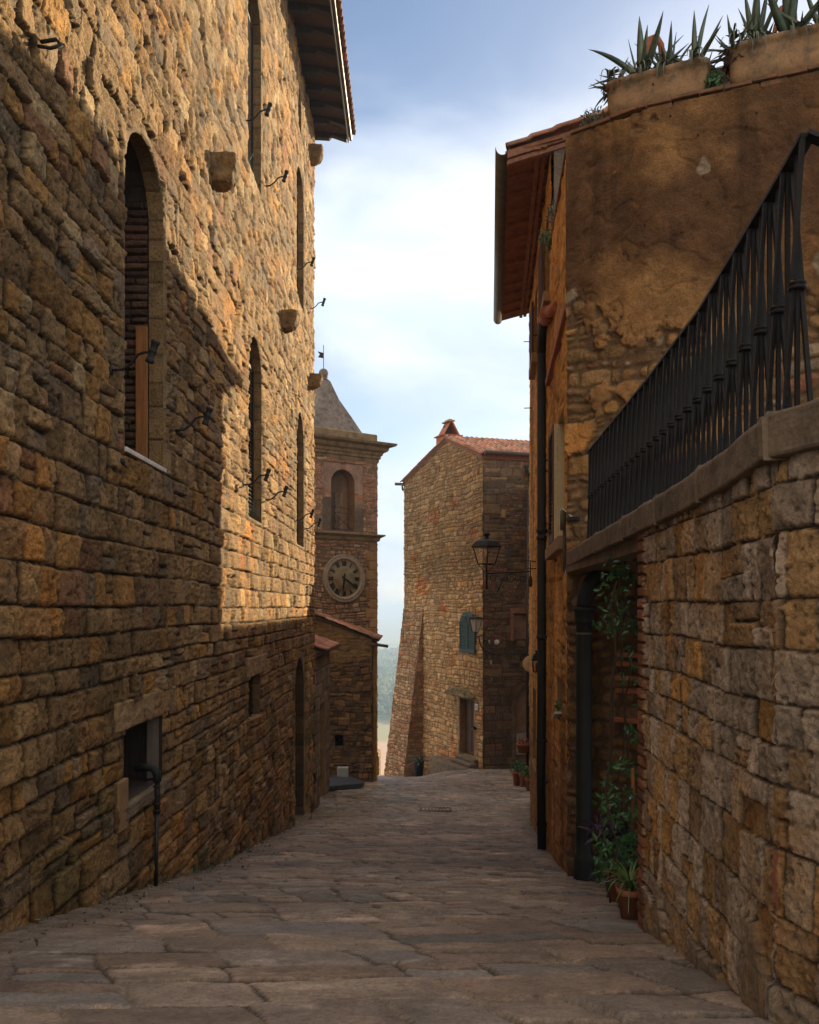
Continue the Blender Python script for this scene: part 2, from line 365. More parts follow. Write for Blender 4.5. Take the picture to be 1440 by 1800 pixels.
# ------------------------------------------------------------------ masonry layouts
def masonry(S, Z, seed, ch, cw, R=.03, depth=.035, rough=.008, warp=.02, mortar=.012, pal=(), offs=.012,
            split=.12, mcol=(.12, .085, .05), tilt=.5, pit=.5, rf=9.0, edge=.004, pits=0):
    rng = np.random.RandomState(seed)
    shp = S.shape; S = S.ravel().astype(float); Z = Z.ravel().astype(float)
    Zw = Z + warp * 1.6 * fbm(S * .7, Z * .5, seed, 2) + warp * .6 * fbm(S * 4, Z * 4, seed + 3, 2)
    Sw = S + warp * .8 * fbm(S * 3.5, Z * 3.5, seed + 5, 3)
    zmin, zmax = Zw.min() - 1, Zw.max() + 1
    hs = rng.uniform(ch[0], ch[1], int((zmax - zmin) / ch[0]) + 4); cum = zmin + np.concatenate([[0], np.cumsum(hs)])
    k = np.searchsorted(cum, Zw, side='right') - 1
    b = cum[k].copy(); t = cum[k + 1].copy(); l = np.zeros_like(S); r = np.zeros_like(S); sid = np.zeros(len(S), np.int64)
    order = np.argsort(k, kind='stable'); ks = k[order]; cuts = np.flatnonzero(np.diff(ks)) + 1
    smin, smax = Sw.min() - 2, Sw.max() + 2; base = 0
    for g in np.split(order, cuts):
        kk = k[g[0]]; rg = np.random.RandomState(seed * 131 + int(kk))
        ws = rg.uniform(cw[0], cw[1], int((smax - smin) / cw[0]) + 3) * rg.choice([.6, 1, 1, 1.25], 1)
        ws *= (hs[kk] / (.5 * (ch[0] + ch[1]))) ** .35
        ps = smin + rg.rand() * cw[0] + np.concatenate([[-3], np.cumsum(ws)])
        j = np.clip(np.searchsorted(ps, Sw[g], side='right') - 1, 0, len(ps) - 2)
        l[g] = ps[j]; r[g] = ps[j + 1]; sid[g] = (kk * 997 + j)
        sp = rg.rand(len(ps)) < split; fr = rg.uniform(.4, .6, len(ps)); m = sp[j]
        gm = g[m]; mid = b[gm] + (t[gm] - b[gm]) * fr[j[m]]
        up = Zw[gm] > mid
        b[gm] = np.where(up, mid, b[gm]); t[gm] = np.where(up, t[gm], mid); sid[gm] = sid[gm] + up * 50021
    h1 = np.random.RandomState(seed + 77).rand(65536, 8)[sid % 65536]
    chip = edge * fbm(S * 26, Z * 26, seed + 40, 3) + edge * .6 * fbm(S * 60, Z * 60, seed + 44, 2)
    dh = np.minimum(Sw - l, r - Sw) - mortar / 2 + chip; dv = np.minimum(Zw - b, t - Zw) - mortar / 2 + chip
    RR = R * (.6 + .9 * h1[:, 0])
    d = RR - np.hypot(np.clip(RR - dh, 0, None), np.clip(RR - dv, 0, None)); q = np.clip(d / RR, 0, 1)
    prof = np.sqrt(np.clip(1 - (1 - q) ** 2, 0, 1))
    cs = (Sw - (l + r) / 2) / (r - l + 1e-6); cz = (Zw - (b + t) / 2) / (t - b + 1e-6)
    hgt = depth * prof + prof * (offs * (h1[:, 1] - .5) * 2 + tilt * depth * ((h1[:, 2] - .5) * cs + (h1[:, 3] - .5) * cz) * 1.4
          - .25 * depth * (cs ** 2 + cz ** 2))
    n1 = fbm(S * rf, Z * rf * 1.2, seed + 9, 4, .6); n2 = np.abs(fbm(S * rf * 1.7, Z * rf * 1.3, seed + 15, 3, .55))
    if pits:
        pf = sstep(.30, .46, fbm(S * pits, Z * pits * 1.1, seed + 60, 3)) * prof; hgt = hgt - .010 * pf
    else: pf = 0 * S
    hgt = hgt + rough * .45 * prof * fbm(S * rf * 4.2, Z * rf * 4.2, seed + 50, 3, .6)
    hgt = hgt + rough * (.35 + .65 * prof) * (n1 - pit * 1.6 * np.clip(.22 - n2, 0, 1) * 4 * (.4 + h1[:, 4]))
    pc = np.array([p[0] for p in pal], float); w = np.array([p[1] for p in pal], float); w = np.cumsum(w / w.sum())
    col = pc[np.clip(np.searchsorted(w, h1[:, 5]), 0, len(pc) - 1)] * (.72 + .56 * h1[:, 6])[:, None]
    stain = fbm(S * .9, Z * .6, seed + 30, 4)[:, None]
    col = col * (1 + .28 * stain) * (1 + .22 * n1[:, None])
    col = col * (1 - .38 * pf[:, None])
    mm = (1 - sstep(0, .35, q))[:, None]
    col = col * (1 - mm) + np.array(mcol) * mm * (1 + .3 * n1[:, None])
    return hgt.reshape(shp), np.clip(col, .004, 1).reshape(shp + (3,)), q.reshape(shp)

def nonuni(a, b, fn):
    out = [a]
    while out[-1] < b: out.append(out[-1] + fn(out[-1]))
    out[-1] = b; return np.array(out)

def inside(poly, X, Y):
    r = np.zeros(X.shape, bool); n = len(poly)
    for i in range(n):
        x0, y0 = poly[i]; x1, y1 = poly[(i + 1) % n]
        if y0 == y1: continue
        c = ((y0 > Y) != (y1 > Y)) & (X < (x1 - x0) * (Y - y0) / (y1 - y0) + x0); r ^= c
    return r
def nearest(poly, X, Y):
    bd = np.full(X.shape, 1e9); bx = X.copy(); by = Y.copy(); bt = np.zeros(X.shape); acc = 0
    n = len(poly)
    for i in range(n):
        x0, y0 = poly[i]; x1, y1 = poly[(i + 1) % n]; L2 = (x1 - x0) ** 2 + (y1 - y0) ** 2
        if L2 == 0: continue
        t = np.clip(((X - x0) * (x1 - x0) + (Y - y0) * (y1 - y0)) / L2, 0, 1)
        px = x0 + t * (x1 - x0); py = y0 + t * (y1 - y0); dd = np.hypot(X - px, Y - py); m = dd < bd
        bd[m] = dd[m]; bx[m] = px[m]; by[m] = py[m]; bt[m] = acc + t[m] * math.sqrt(L2); acc += math.sqrt(L2)
    return bd, bx, by, bt
def arch(a0, a1, z0, zt, n=14, rise=None):
    """outline of an arched opening, counter-clockwise in (s, z)"""
    c = (a0 + a1) / 2; r = (a1 - a0) / 2; rz = rise if rise is not None else r; zs = zt - rz
    return [(a0, z0), (a1, z0)] + [(c + r * math.cos(math.pi * i / n), zs + rz * math.sin(math.pi * i / n)) for i in range(n + 1)]
def rect(a0, a1, z0, z1): return [(a0, z0), (a1, z0), (a1, z1), (a0, z1)]

def wall_mesh(name, pl, s, z, fn, mat, parent, openings=(), band=.16, bandcol=(.27, .185, .095), flip=False, top=None, hfront=.008, lean=None):
    """heightfield wall on a plane with real openings; fn(S, Z) -> height, colour"""
    S, Z = np.meshgrid(s, z)
    H, Cc = fn(S, Z)[:2]
    keep = np.ones((len(z) - 1, len(s) - 1), bool)
    Sc = (S[:-1, :-1] + S[1:, 1:]) / 2; Zc = (Z[:-1, :-1] + Z[1:, 1:]) / 2
    if top is not None: keep &= Zc < top(Sc)
    for op in openings:
        poly = op[0]; bw = op[1] if len(op) > 1 else band
        xs = [p[0] for p in poly]; zs = [p[1] for p in poly]
        i0, i1 = np.searchsorted(s, [min(xs) - .4, max(xs) + .4]); j0, j1 = np.searchsorted(z, [min(zs) - .4, max(zs) + .4])
        i1 = min(i1, len(s)); j1 = min(j1, len(z)); sl = (slice(j0, j1), slice(i0, i1))
        d, bx, by, bt = nearest(poly, S[sl], Z[sl])
        if bw:
            wv = 1 - sstep(bw * .9, bw, d + .012 * np.sin(bt * 9) * (bw > 0.05))
            jt = np.abs(((bt / .29) % 1) - .5) * .29
            hh = .016 * sstep(0, .02, jt) + .012 + .004 * fbm(S[sl] * 14, Z[sl] * 14, 5, 3)
            rr = np.random.RandomState(3).rand(997)[(np.floor(bt / .29 + .5).astype(int) * 31 + int(abs(xs[0]) * 100)) % 997]
            cc = np.array(bandcol) * (.75 + .5 * rr)[..., None] * (1 + .25 * fbm(S[sl] * 8, Z[sl] * 8, 8, 3))[..., None]
            H[sl] = H[sl] * (1 - wv) + hh * wv; Cc[sl] = Cc[sl] * (1 - wv[..., None]) + cc * wv[..., None]
        ins = np.zeros_like(keep); f = (slice(j0, max(j1 - 1, j0)), slice(i0, max(i1 - 1, i0)))
        ins[f] = inside(poly, Sc[f], Zc[f]); keep &= ~ins
        vin = np.zeros(S.shape, bool); vin[:-1, :-1] |= ins; vin[1:, :-1] |= ins; vin[:-1, 1:] |= ins; vin[1:, 1:] |= ins
        kf = ~ins; vk = np.zeros(S.shape, bool); vk[:-1, :-1] |= kf; vk[1:, :-1] |= kf; vk[:-1, 1:] |= kf; vk[1:, 1:] |= kf
        edge = (vin & vk)[sl]
        Ss = S[sl]; Zs = Z[sl]; Hs = H[sl]
        Ss[edge] = bx[edge]; Zs[edge] = by[edge]; Hs[edge] = hfront
        S[sl] = Ss; Z[sl] = Zs; H[sl] = Hs
    if lean is not None: H = H + lean(S, Z)
    V = np.empty(S.shape + (3,))
    V[..., 0] = pl.O[0] + pl.T[0] * S + pl.N[0] * H; V[..., 1] = pl.O[1] + pl.T[1] * S + pl.N[1] * H; V[..., 2] = Z
    # orientation so that faces look along N
    cr = pl.T[1] * 1.0 * pl.N[0] - pl.T[0] * pl.N[1]
    return grid_mesh(name, V, keep, mat, parent, Cc, flip=(cr < 0))

def reveal(pl, poly, depth, mat, parent, name='window_reveal', back=None, backname='pane', hfront=.008, skip=()):
    """the sides of an opening, from the wall face inwards, and what closes it at the back"""
    n = len(poly); vs = []; fs = []
    for i in range(n):
        vs += [pl.pt(poly[i][0], poly[i][1], hfront + .004), pl.pt(poly[i][0], poly[i][1], -depth)]
    for i in range(n):
        if i in skip: continue
        j = (i + 1) % n; fs.append((2 * i, 2 * j, 2 * j + 1, 2 * i + 1))
    o = MB().add(vs, fs).build(name, mat, parent)
    if back is not None:
        b = MB().add([pl.pt(p[0], p[1], -depth + .004) for p in poly], [tuple(range(n))]).build(backname, back, o)
    return o

def reveal_blocks(pl, poly, depth, parent, name='window', hfront=.008, col=(.30, .195, .09), seed=1, pitch=.27, mat='palace'):
    """sides of an opening built of separate dressed blocks with joints"""
    P_ = [np.array(p, float) for p in poly[1:]] + [np.array(poly[0], float)]
    ts = [0]; 
    for a, b in zip(P_[:-1], P_[1:]): ts.append(ts[-1] + np.linalg.norm(b - a))
    ts = np.array(ts); n = int(ts[-1] / .012); tt = np.linspace(0, ts[-1], n)
    x = np.interp(tt, ts, [p[0] for p in P_]); z = np.interp(tt, ts, [p[1] for p in P_])
    c = np.array([np.mean([p[0] for p in poly]), 0]); dx = np.gradient(x); dz = np.gradient(z); L_ = np.hypot(dx, dz) + 1e-9
    nx, nz = -dz / L_, dx / L_                       # towards the middle of the opening
    rg = np.random.RandomState(seed); ps = np.concatenate([[0], np.cumsum(rg.uniform(pitch * .6, pitch * 1.3, 80))]); j = np.searchsorted(ps, tt, side='right') - 1
    dj = np.minimum(tt - ps[j], ps[j + 1] - tt); jt = sstep(.002, .012, dj); rr = rg.rand(80, 3)[j]
    dd = np.concatenate([[-hfront - .003], np.linspace(.006, depth, max(4, int(depth / .02)))])
    D_, T_ = np.meshgrid(dd, tt); off = (.010 * jt + .006 * (rr[:, 0] - .5))[:, None] + .006 * fbm(D_ * 12, T_ * 12, seed, 3) - .012 + 0 * D_
    off = np.where(D_ < .0, off * .3, off)
    X = x[:, None] + nx[:, None] * off; Z = z[:, None] + nz[:, None] * off
    V = np.empty(X.shape + (3,)); V[..., 0] = pl.O[0] + pl.T[0] * X - pl.N[0] * D_; V[..., 1] = pl.O[1] + pl.T[1] * X - pl.N[1] * D_; V[..., 2] = Z
    cc = np.array(col) * (.7 + .6 * rr[:, 1])[:, None] * (.45 + .55 * jt)[:, None]; cc = cc[:, None, :] * (1 + .25 * fbm(D_ * 9, T_ * 9, seed + 4, 4))[..., None]
    o = grid_mesh(name, V, np.ones((V.shape[0] - 1, V.shape[1] - 1), bool), M[mat], parent, cc)
    b0, b1 = poly[0], poly[1]
    MB().add([pl.pt(b0[0] - .02, b0[1], hfront), pl.pt(b1[0] + .02, b1[1], hfront), pl.pt(b1[0] + .02, b1[1], -depth), pl.pt(b0[0] - .02, b0[1], -depth)], [(0, 1, 2, 3)]).build('ledge', M['dressed'], o)
    return o

def slats(pl, a0, a1, z0, z1, d, name, mat, parent, pitch=.045, frame=.05, top=None):
    mb = MB()
    mb.pbox(pl, a0, a0 + frame, z0, z1, d, d + .035); mb.pbox(pl, a1 - frame, a1, z0, z1, d, d + .035)
    mb.pbox(pl, a0 + frame, a1 - frame, z0, z0 + frame * 1.6, d + .002, d + .033); mb.pbox(pl, a0 + frame, a1 - frame, z1 - frame, z1, d + .002, d + .033)
    zz = z0 + frame * 1.6 + pitch * .6
    while zz < z1 - frame:
        c = pl.pt((a0 + a1) / 2, zz, d + .016)
        mb.box(c, pl.t3 * ((a1 - a0) / 2 - frame), (pl.n3 * .016 + Vector((0, 0, -.016))), (pl.n3 * .003 + Vector((0, 0, .003))))
        zz += pitch
    return mb.build(name, mat, parent)

def tile_sheet(name, mat, parent, o, along, up, ln, run, pitch=.2, tl=.33, amp=.05, seed=1, res=9, thick=.018, cols=None, step=.022):
    """roof covering of round clay tiles: o corner at the eave, along the eave, up the slope"""
    o = Vector(o); along = Vector(along).normalized(); up = Vector(up).normalized(); nr = along.cross(up).normalized()
    if nr.z < 0: nr = -nr
    na = max(4, int(ln / pitch * res)); nu = max(3, int(run / tl * 6))
    a = np.linspace(0, ln, na); b = np.linspace(0, run, nu); A, B = np.meshgrid(a, b)
    ci = np.floor(A / pitch * 1.0).astype(int); rj = np.floor(B / tl + .5 * (ci % 2) * .3).astype(int)
    rnd = np.random.RandomState(seed).rand(4099, 4)[(ci * 131 + rj * 17 + 5) % 4099]
    ph = (A / pitch) % 1; fr = (B / tl + .5 * (ci % 2) * .3) % 1
    cover = np.sqrt(np.clip(1 - ((ph - .5) / .36) ** 2, 0, 1)); chan = -.35 * (1 - np.clip(np.abs(((ph + .5) % 1) - .5) / .2, 0, 1) ** 2)
    Hh = amp * np.where(cover > 0, cover, chan * .6) + step * (1 - fr) + .012 * (rnd[..., 0] - .5) + .01 * fbm(A * 2, B * 2, seed, 2)
    base = np.array(cols if cols else [(.36, .145, .085), (.42, .20, .13), (.30, .12, .08), (.34, .20, .14), (.20, .12, .09)])
    cl = base[(rnd[..., 1] * len(base)).astype(int) % len(base)] * (.7 + .55 * rnd[..., 2])[..., None]
    V = (np.array(o)[None, None] + A[..., None] * np.array(along) + B[..., None] * np.array(up) + Hh[..., None] * np.array(nr))
    ob = grid_mesh(name, V, np.ones((nu - 1, na - 1), bool), mat, parent, cl, flip=(along.cross(up).z < 0))
    m = ob.modifiers.new('solid', 'SOLIDIFY'); m.thickness = thick; m.offset = -1
    return ob

# ------------------------------------------------------------------ planes of the street
LW = Plane((-2.3, 0), (.0053, 1)); 
if LW.N[0] < 0: LW = Plane((-2.3, 0), (.0053, 1), True)
RW = Plane((1.05, 0), (.063, 1), True)
YW = Plane((.82, 0), (.0947, 1), True)
T1a = (1.61, 8.42); T1b = (2.22, 7.96); T1c = (3.56, 7.41); T1d = (6.2, 6.4)
FA = Plane(T1a, (T1b[0] - T1a[0], T1b[1] - T1a[1])); FB = Plane(T1b, (T1c[0] - T1b[0], T1c[1] - T1b[1]))
HL = Plane((2.51, 29), (-2.70, 6.2), True); HR = Plane((2.51, 29), (1.62, .5))
TWY = math.radians(35)
TW = Plane((-1.03, 27.0), (-math.cos(TWY), -math.sin(TWY)), True)
for nm, pl, want in (('LW', LW, (1, 0)), ('RW', RW, (-1, 0)), ('YW', YW, (-1, 0)), ('FA', FA, (0, -1)), ('FB', FB, (0, -1)), ('HL', HL, (-1, 0)), ('HR', HR, (0, -1)), ('TW', TW, (.3, -1))):
    if pl.N[0] * want[0] + pl.N[1] * want[1] < 0: pl.N = -pl.N

GY = [-6, 0, 2.8, 4.74, 7.5, 10, 16.2, 19, 23, 25, 28, 30, 32.3, 35, 38, 48, 70, 120, 200, 330, 4000]
GH = [.6, 1.02, 1.38, 1.80, 2.43, 3.0, 4.11, 4.56, 4.93, 5.08, 5.32, 5.60, 6.2, 6.85, 7.4, 12, 22, 38, 52, 60, 60]
def ground_z(x, y):
    return -np.interp(y, GY, GH) - np.interp(y, [23, 25, 28, 30, 32.3, 35], [0, 0, .28, .36, .19, 0]) * sstep(2.3, -.2, x)

# ------------------------------------------------------------------ GROUND
def build_ground():
    x = np.concatenate([np.arange(-3.1, 3.0, .015), np.arange(3.0, 9, .08)])
    y = nonuni(.9, 37.5, lambda t: max(.010, t * .0042))
    X, Y = np.meshgrid(x, y)
    pal = np.array([(.31, .245, .205), (.28, .235, .205), (.35, .275, .22), (.26, .235, .22), (.32, .235, .185)])
    ang = math.radians(-16); Xr = X * math.cos(ang) - Y * math.sin(ang); Yr = X * math.sin(ang) + Y * math.cos(ang)
    Xr = Xr + .10 * fbm(X * 1.3, Y * 1.3, 71, 3) + .015 * fbm(X * 9, Y * 9, 72, 2); Yr = Yr + .09 * fbm(X * 1.1, Y * 1.1, 75, 3) + .015 * fbm(X * 9, Y * 9, 76, 2)
    Xk = X + .42 * Y + .05 * fbm(X * 1.6, Y * 1.6, 71, 3) + .012 * fbm(X * 9, Y * 9, 72, 2)
    Yk = Y - .06 * X + .10 * fbm(X * .9, Y * .7, 75, 3) + .012 * fbm(X * 9, Y * 9, 76, 2)
    hm, cm_, q = masonry(Xk, Yk, 46, (.26, .50), (.32, .74), R=.014, depth=.018, rough=.0, warp=.03, mortar=.016, pal=[(tuple(c_), 1) for c_ in pal],
                         offs=.009, split=.28, mcol=(.06, .045, .032), tilt=1.3, pit=0, rf=5, edge=.0025)
    n1 = fbm(X * 7, Y * 7, 81, 5, .6)
    h = hm + .006 * n1 * (.4 + .6 * q) + .0025 * fbm(X * 34, Y * 34, 88, 3) + .005 * np.abs(fbm(X * 16, Y * 22, 84, 3))
    c = cm_ * (1 + .30 * n1 + .25 * fbm(X * .8, Y * .6, 86, 4))[..., None]
    pale = sstep(.34, .55, fbm(X * 2.6, Y * 3.4, 141, 5, .6))[..., None]; c = c * (1 + .55 * pale)
    dark = sstep(.25, .6, fbm(X * 3.1, Y * 3.1, 151, 4))[..., None]; c = c * (1 - .30 * dark)
    # crumbled strip of rubble and earth along the foot of the walls
    foot = np.clip(sstep(-1.75, -2.15, X + .25 * fbm(X * 2, Y * 2, 161, 4)) + sstep(1.02, 1.30, X - .06 * Y + .15 * fbm(X * 3, Y * 2, 163, 4)), 0, 1) * (Y < 20)
    rub = fbm(X * 13, Y * 13, 165, 4, .65); h = h * (1 - foot) + (.012 + .016 * rub) * foot
    c = c * (1 - foot[..., None]) + np.array((.20, .155, .12)) * (foot * (1 + .8 * rub))[..., None]
    # broken layered edges running across the street, more of them farther down
    ly = fbm(X * 1.1, Y * 6.5, 90, 4, .6)
    crack = sstep(.10, .0, np.abs(ly)) * sstep(3.0, 8.0, Y + 1.5 * fbm(X * .8, Y * .8, 95, 2))
    h = h - .016 * crack * (.5 + .5 * (fbm(X * 2, Y * 2, 98, 2) > 0)) + .02 * fbm(X * .7, Y * .9, 99, 3) + .008 * ly * sstep(3, 8, Y)
    c = c * (1 - .45 * crack[..., None])
    # pale mortar smears in some joints, and repairs by the right-hand wall
    ms = sstep(.10, .40, fbm(X * 1.5, Y * 1.5, 120, 3)) * (1 - sstep(.25, .8, q))
    rp = sstep(.25, .5, fbm(X * 2.2, Y * 2.2, 131, 4)) * sstep(.75, 1.1, X) * sstep(5, 3.6, Y)
    ms = np.clip(ms + rp * .8, 0, 1)[..., None]
    c = c * (1 - ms) + np.array((.36, .29, .23)) * ms * (1 + .3 * fbm(X * 20, Y * 20, 140, 3))[..., None]
    # moss and dirt along the foot of the walls
    V = np.stack([X, Y, ground_z(X, Y) + h - .012], -1)
    o = grid_mesh('street_paving', V, np.ones((len(y) - 1, len(x) - 1), bool), M['paving'], None, c)
    tag(o, 'brown stone slabs paving the sloping lane', kind='structure')
    # terrain sheet to the horizon
    ys = np.concatenate([np.linspace(-40, 30, 25), np.linspace(33, 120, 50), np.linspace(130, 1200, 90), np.geomspace(1250, 4300, 30)])
    k = np.linspace(-1, 1, 121)
    Kk, Yy = np.meshgrid(np.sign(k) * np.abs(k) ** 1.6, ys); Xx = Kk * (60 + np.clip(Yy, 0, None) * .9)
    far = sstep(150, 500, Yy); zz = ground_z(Xx, Yy) - .25 - .02 * np.abs(Xx) * sstep(34, 60, Yy)
    zz = zz + far * (5 * fbm(Xx * .004, Yy * .004, 7, 3) + 34 * sstep(1200, 2600, Yy) * fbm(Xx * .0012, Yy * .0011, 17, 4))
    fid = np.floor((Yy + .25 * Xx + 30 * fbm(Xx * .004, Yy * .004, 23, 2)) / 62).astype(int) * 7 + np.floor((Xx + 3000) / 150).astype(int)
    rnd = np.random.RandomState(5).rand(997, 3)[fid % 997]
    opts = np.array([(.30, .21, .12), (.17, .19, .07), (.24, .20, .10), (.11, .15, .05)])
    cf = opts[(rnd[..., 0] * 4).astype(int) % 4] * (.8 + .4 * rnd[..., 1])[..., None]
    nr = (Yy < 372); cf[nr] = (.42, .27, .19)
    mid = (Yy >= 372) & (Yy < 455); cf[mid] = (.22, .21, .09)
    cf[(Yy < 140)] = (.08, .09, .035)
    cf[(Yy > 455) & (Yy < 1050)] = (.07, .10, .035)
    o = grid_mesh('terrain', np.stack([Xx, Yy, zz], -1), np.ones((len(ys) - 1, len(k) - 1), bool), M['rubble'], None, cf)
    tag(o, 'fields and hillsides running out to the hazy horizon', kind='structure')
build_ground()

# ------------------------------------------------------------------ PALAZZO on the left
def build_palazzo():
    root = thing('stone_palace', (-2.2, 19.4, -4.6), 'tall tufa stone palace with arched windows filling the left side of the lane', 'building')
    pal = [((.39, .240, .105), 6), ((.32, .200, .092), 6), ((.45, .240, .075), 2.0), ((.28, .195, .115), 3), ((.34, .175, .085), .8), ((.47, .325, .165), 1.8)]
    s = nonuni(1.2, 19.42, lambda t: min(.05, max(.013, t * t / 2300)))
    z = np.concatenate([np.arange(-5.2, -3, .022), np.arange(-3, 4.2, .0135), np.arange(4.2, 11.02, .022)])
    def fn(S, Z):
        h1, c1, q1 = masonry(S, Z, 11, (.15, .27), (.16, .40), R=.016, depth=.038, rough=.014, warp=.014, mortar=.011, pal=pal, offs=.020,
                      split=.14, mcol=(.055, .036, .02), pit=.8, rf=11, tilt=1.3, edge=.007, pits=24)
        # dark green-brown growth on scattered stones low on the wall
        ms = sstep(.05, .5, fbm(S * 1.1, Z * 1.1, 301, 4)) * sstep(.5, -2.5, Z)
        c1 = c1 * (1 - ms[..., None] * np.array((.45, .38, .5)))
        og = sstep(.15, .55, fbm(S * .8 + 9, Z * .9, 320, 3)) * .5
        c1 = c1 * (1 + og[..., None] * np.array((.5, .12, -.25)))
        return h1, c1
    W = [arch(6.73, 7.79, 1.28, 3.98), arch(11.78, 12.80, 1.28, 3.90), arch(16.55, 17.68, 1.27, 3.92),
         arch(6.73, 7.79, 6.16, 8.95), arch(11.70, 12.76, 6.16, 8.97), arch(16.55, 17.68, 6.12, 8.80)]
    D = arch(16.35, 17.70, -4.45, -.98)
    cel = rect(6.73, 7.75, -1.54, -.96); sw = rect(11.8, 12.65, -1.56, -.95); nic = arch(16.75, 17.3, 9.55, 10.35)
    wall_mesh('wall', LW, s, z, fn, M['palace'], root,
              [(w, .06) for w in W] + [(D, .17), (cel, .0), (sw, .0), (nic, .08)])
    # far end wall and the blind back, so the block is solid
    end = Plane((LW.pt(19.42, 0).x, 19.42), (-1, 0)); end.N = np.array((0., 1.))
    wall_mesh('end_wall', end, np.arange(0, 8.02, .06), np.arange(-7, 11, .05), lambda S, Z: masonry(S, Z, 12, (.2, .34), (.2, .5), R=.05, depth=.04, rough=.012, pal=pal), M['palace'], root)
    mb = MB(); mb.abox(-10.2, -2.9, 1.2, 19.3, -5.2, 10.9); mb.build('core', M['dressed'], root)
    # windows
    for i, w in enumerate(W):
        a0, a1, z0, zt = w[0][0], w[1][0], w[0][1], max(p[1] for p in w)
        rv = reveal_blocks(LW, w, .12, root, 'window', seed=i + 3)
        big = arch(a0 - .03, a1 + .03, z0 - .02, zt + .03)
        if i == 0:
            # bricked-up half, dark void, plank against the far jamb
            reveal(LW, big, .52, M['wood_dark'], rv, 'inner_reveal', M['glass_dark'], 'pane')
            jb = Plane(LW.pt(7.775, 0, -.345)[:2], (1, 0)); jb.N = np.array((0., -1.))
            wall_mesh('brick_jamb', jb, np.arange(0, .225, .006), np.arange(1.28, 3.75, .006),
                      lambda S, Z: masonry(S, Z, 14, (.062, .078), (.5, .9), R=.02, depth=.03, rough=.006, warp=.008, mortar=.012, offs=.012,
                                           pal=[((.13, .065, .04), 3), ((.10, .058, .04), 3), ((.16, .095, .055), 1)], mcol=(.05, .035, .025), split=0), M['brick'], rv)
            m = MB(); m.box(LW.pt(7.74, 1.925, -.17), LW.n3 * .052, LW.t3 * .018, (0, 0, .635)); m.build('plank', M['wood_orange'], rv, bevel=.004)
            m = MB(); m.pbox(LW, 6.70, 7.78, 1.235, 1.275, -.14, .045); m.build('sill', M['marble'], rv, bevel=.006)
        else:
            b = MB().add([LW.pt(p[0], p[1], -.16) for p in big], [tuple(range(len(big)))]).build('pane', M['glass_dark'], rv)
            c = (a0 + a1) / 2
            sh1 = slats(LW, a0 + .005, c - .005, z0 + .01, zt - .32, -.135, 'shutter', M['wood_dark'], rv, pitch=.06)
            sh2 = slats(LW, c + .005, a1 - .005, z0 + .01, zt - .32, -.135, 'shutter', M['wood_dark'], rv, pitch=.06)
    # dry weeds on the ledges are built further down
    rv = reveal_blocks(LW, D, .42, root, 'doorway', col=(.12, .08, .045), seed=20, pitch=.35)  # reveal stones darkened: the shade inside the doorway is put into their colour
    MB().add([LW.pt(p[0], p[1], -.36) for p in arch(16.2, 17.85, -4.5, -.9)], [tuple(range(17))]).build('door_leaf', M['wood_dark'], rv)
    m = MB(); m.pbox(LW, 16.2, 17.9, -4.75, -4.28, -.28, .16); m.build('threshold', M['coping'], root, bevel=.01)
    # cellar window: lintel, frame, two half-open wooden leaves, pale jamb stone
    rv = reveal(LW, cel, .40, M['wood_dark'], root, 'cellar_window', M['glass_dark'], 'void')
    m = MB(); m.pbox(LW, 6.5, 8.12, -.955, -.73, .0, .040); rough(m.build('lintel', M['dressed'], rv, bevel=.015), .035, .09, 5)
    m = MB(); m.pbox(LW, 6.6, 7.9, -1.66, -1.545, -.1, .055); rough(m.build('sill', M['coping'], rv, bevel=.015), .03, .09, 5)
    m = MB(); m.box(LW.pt(6.95, -1.25, -.13), LW.t3 * .2 + LW.n3 * -.05, LW.n3 * .012, (0, 0, .27)); m.box(LW.pt(7.08, -1.25, -.16), LW.t3 * .012, LW.n3 * .012, (0, 0, .27)); m.build('leaf', M['wood_dark'], rv)
    m = MB(); m.box(LW.pt(7.62, -1.24, -.035), LW.t3 * .03 + LW.n3 * .045, LW.t3 * .014 - LW.n3 * .006, (0, 0, .27)); m.build('leaf', M['wood_grey'], rv, bevel=.004)
    m = MB(); m.pbox(LW, 6.5, 6.725, -1.72, -1.33, .0, .052); m.build('jamb_stone', M['jamb'], rv, bevel=.01)
    rv = reveal_blocks(LW, sw, .10, root, 'small_window', col=(.20, .13, .065), seed=22)
    MB().pbox(LW, 11.7, 12.75, -1.62, -.9, -.14, -.095).build('pane', M['glass_dark'], rv)
    m = MB(); m.pbox(LW, 11.6, 12.95, -.945, -.68, .0, .06); rough(m.build('lintel', M['dressed'], rv, bevel=.015), .035, .09, 5)
    m = MB()
    for a in (12.05, 12.3): m.tube([LW.pt(a, -1.56, -.06), LW.pt(a, -.95, -.06)], .012, 6)
    m.build('grille', M['iron'], rv)
    nv = reveal_blocks(LW, nic, .15, root, 'niche', seed=24)
    MB().pbox(LW, 16.6, 17.45, 9.45, 10.45, -.19, -.14).build('niche_back', M['dressed'], nv)
    # eave: soffit boards, rafters with carved ends, fascia gutter, tiles
    ye0, ye1 = 6.0, 19.85; xo = -1.36; zin, zou = 11.02, 10.86
    m = MB(); m.add([(-2.6, ye0, zin + .13), (xo, ye0, zou + .12), (xo, ye1, zou + .12), (-2.6, ye1, zin + .13)], [(0, 3, 2, 1)]); m.build('eave_boards', M['soffit'], root, solid=.03)
    y = ye1 - .12
    while y > 7:
        pr = [(-2.7, zin - .10), (-2.1, zin - .12), (-1.86, zin - .135), (-1.80, zin - .065), (xo - .10, zou - .02), (xo - .07, zou + .10), (-2.7, zin + .11)]
        MB().prism([(a, y, b) for a, b in pr], (0, .13, 0)).build('rafter', M['wood_dark'], root)
        y -= .6
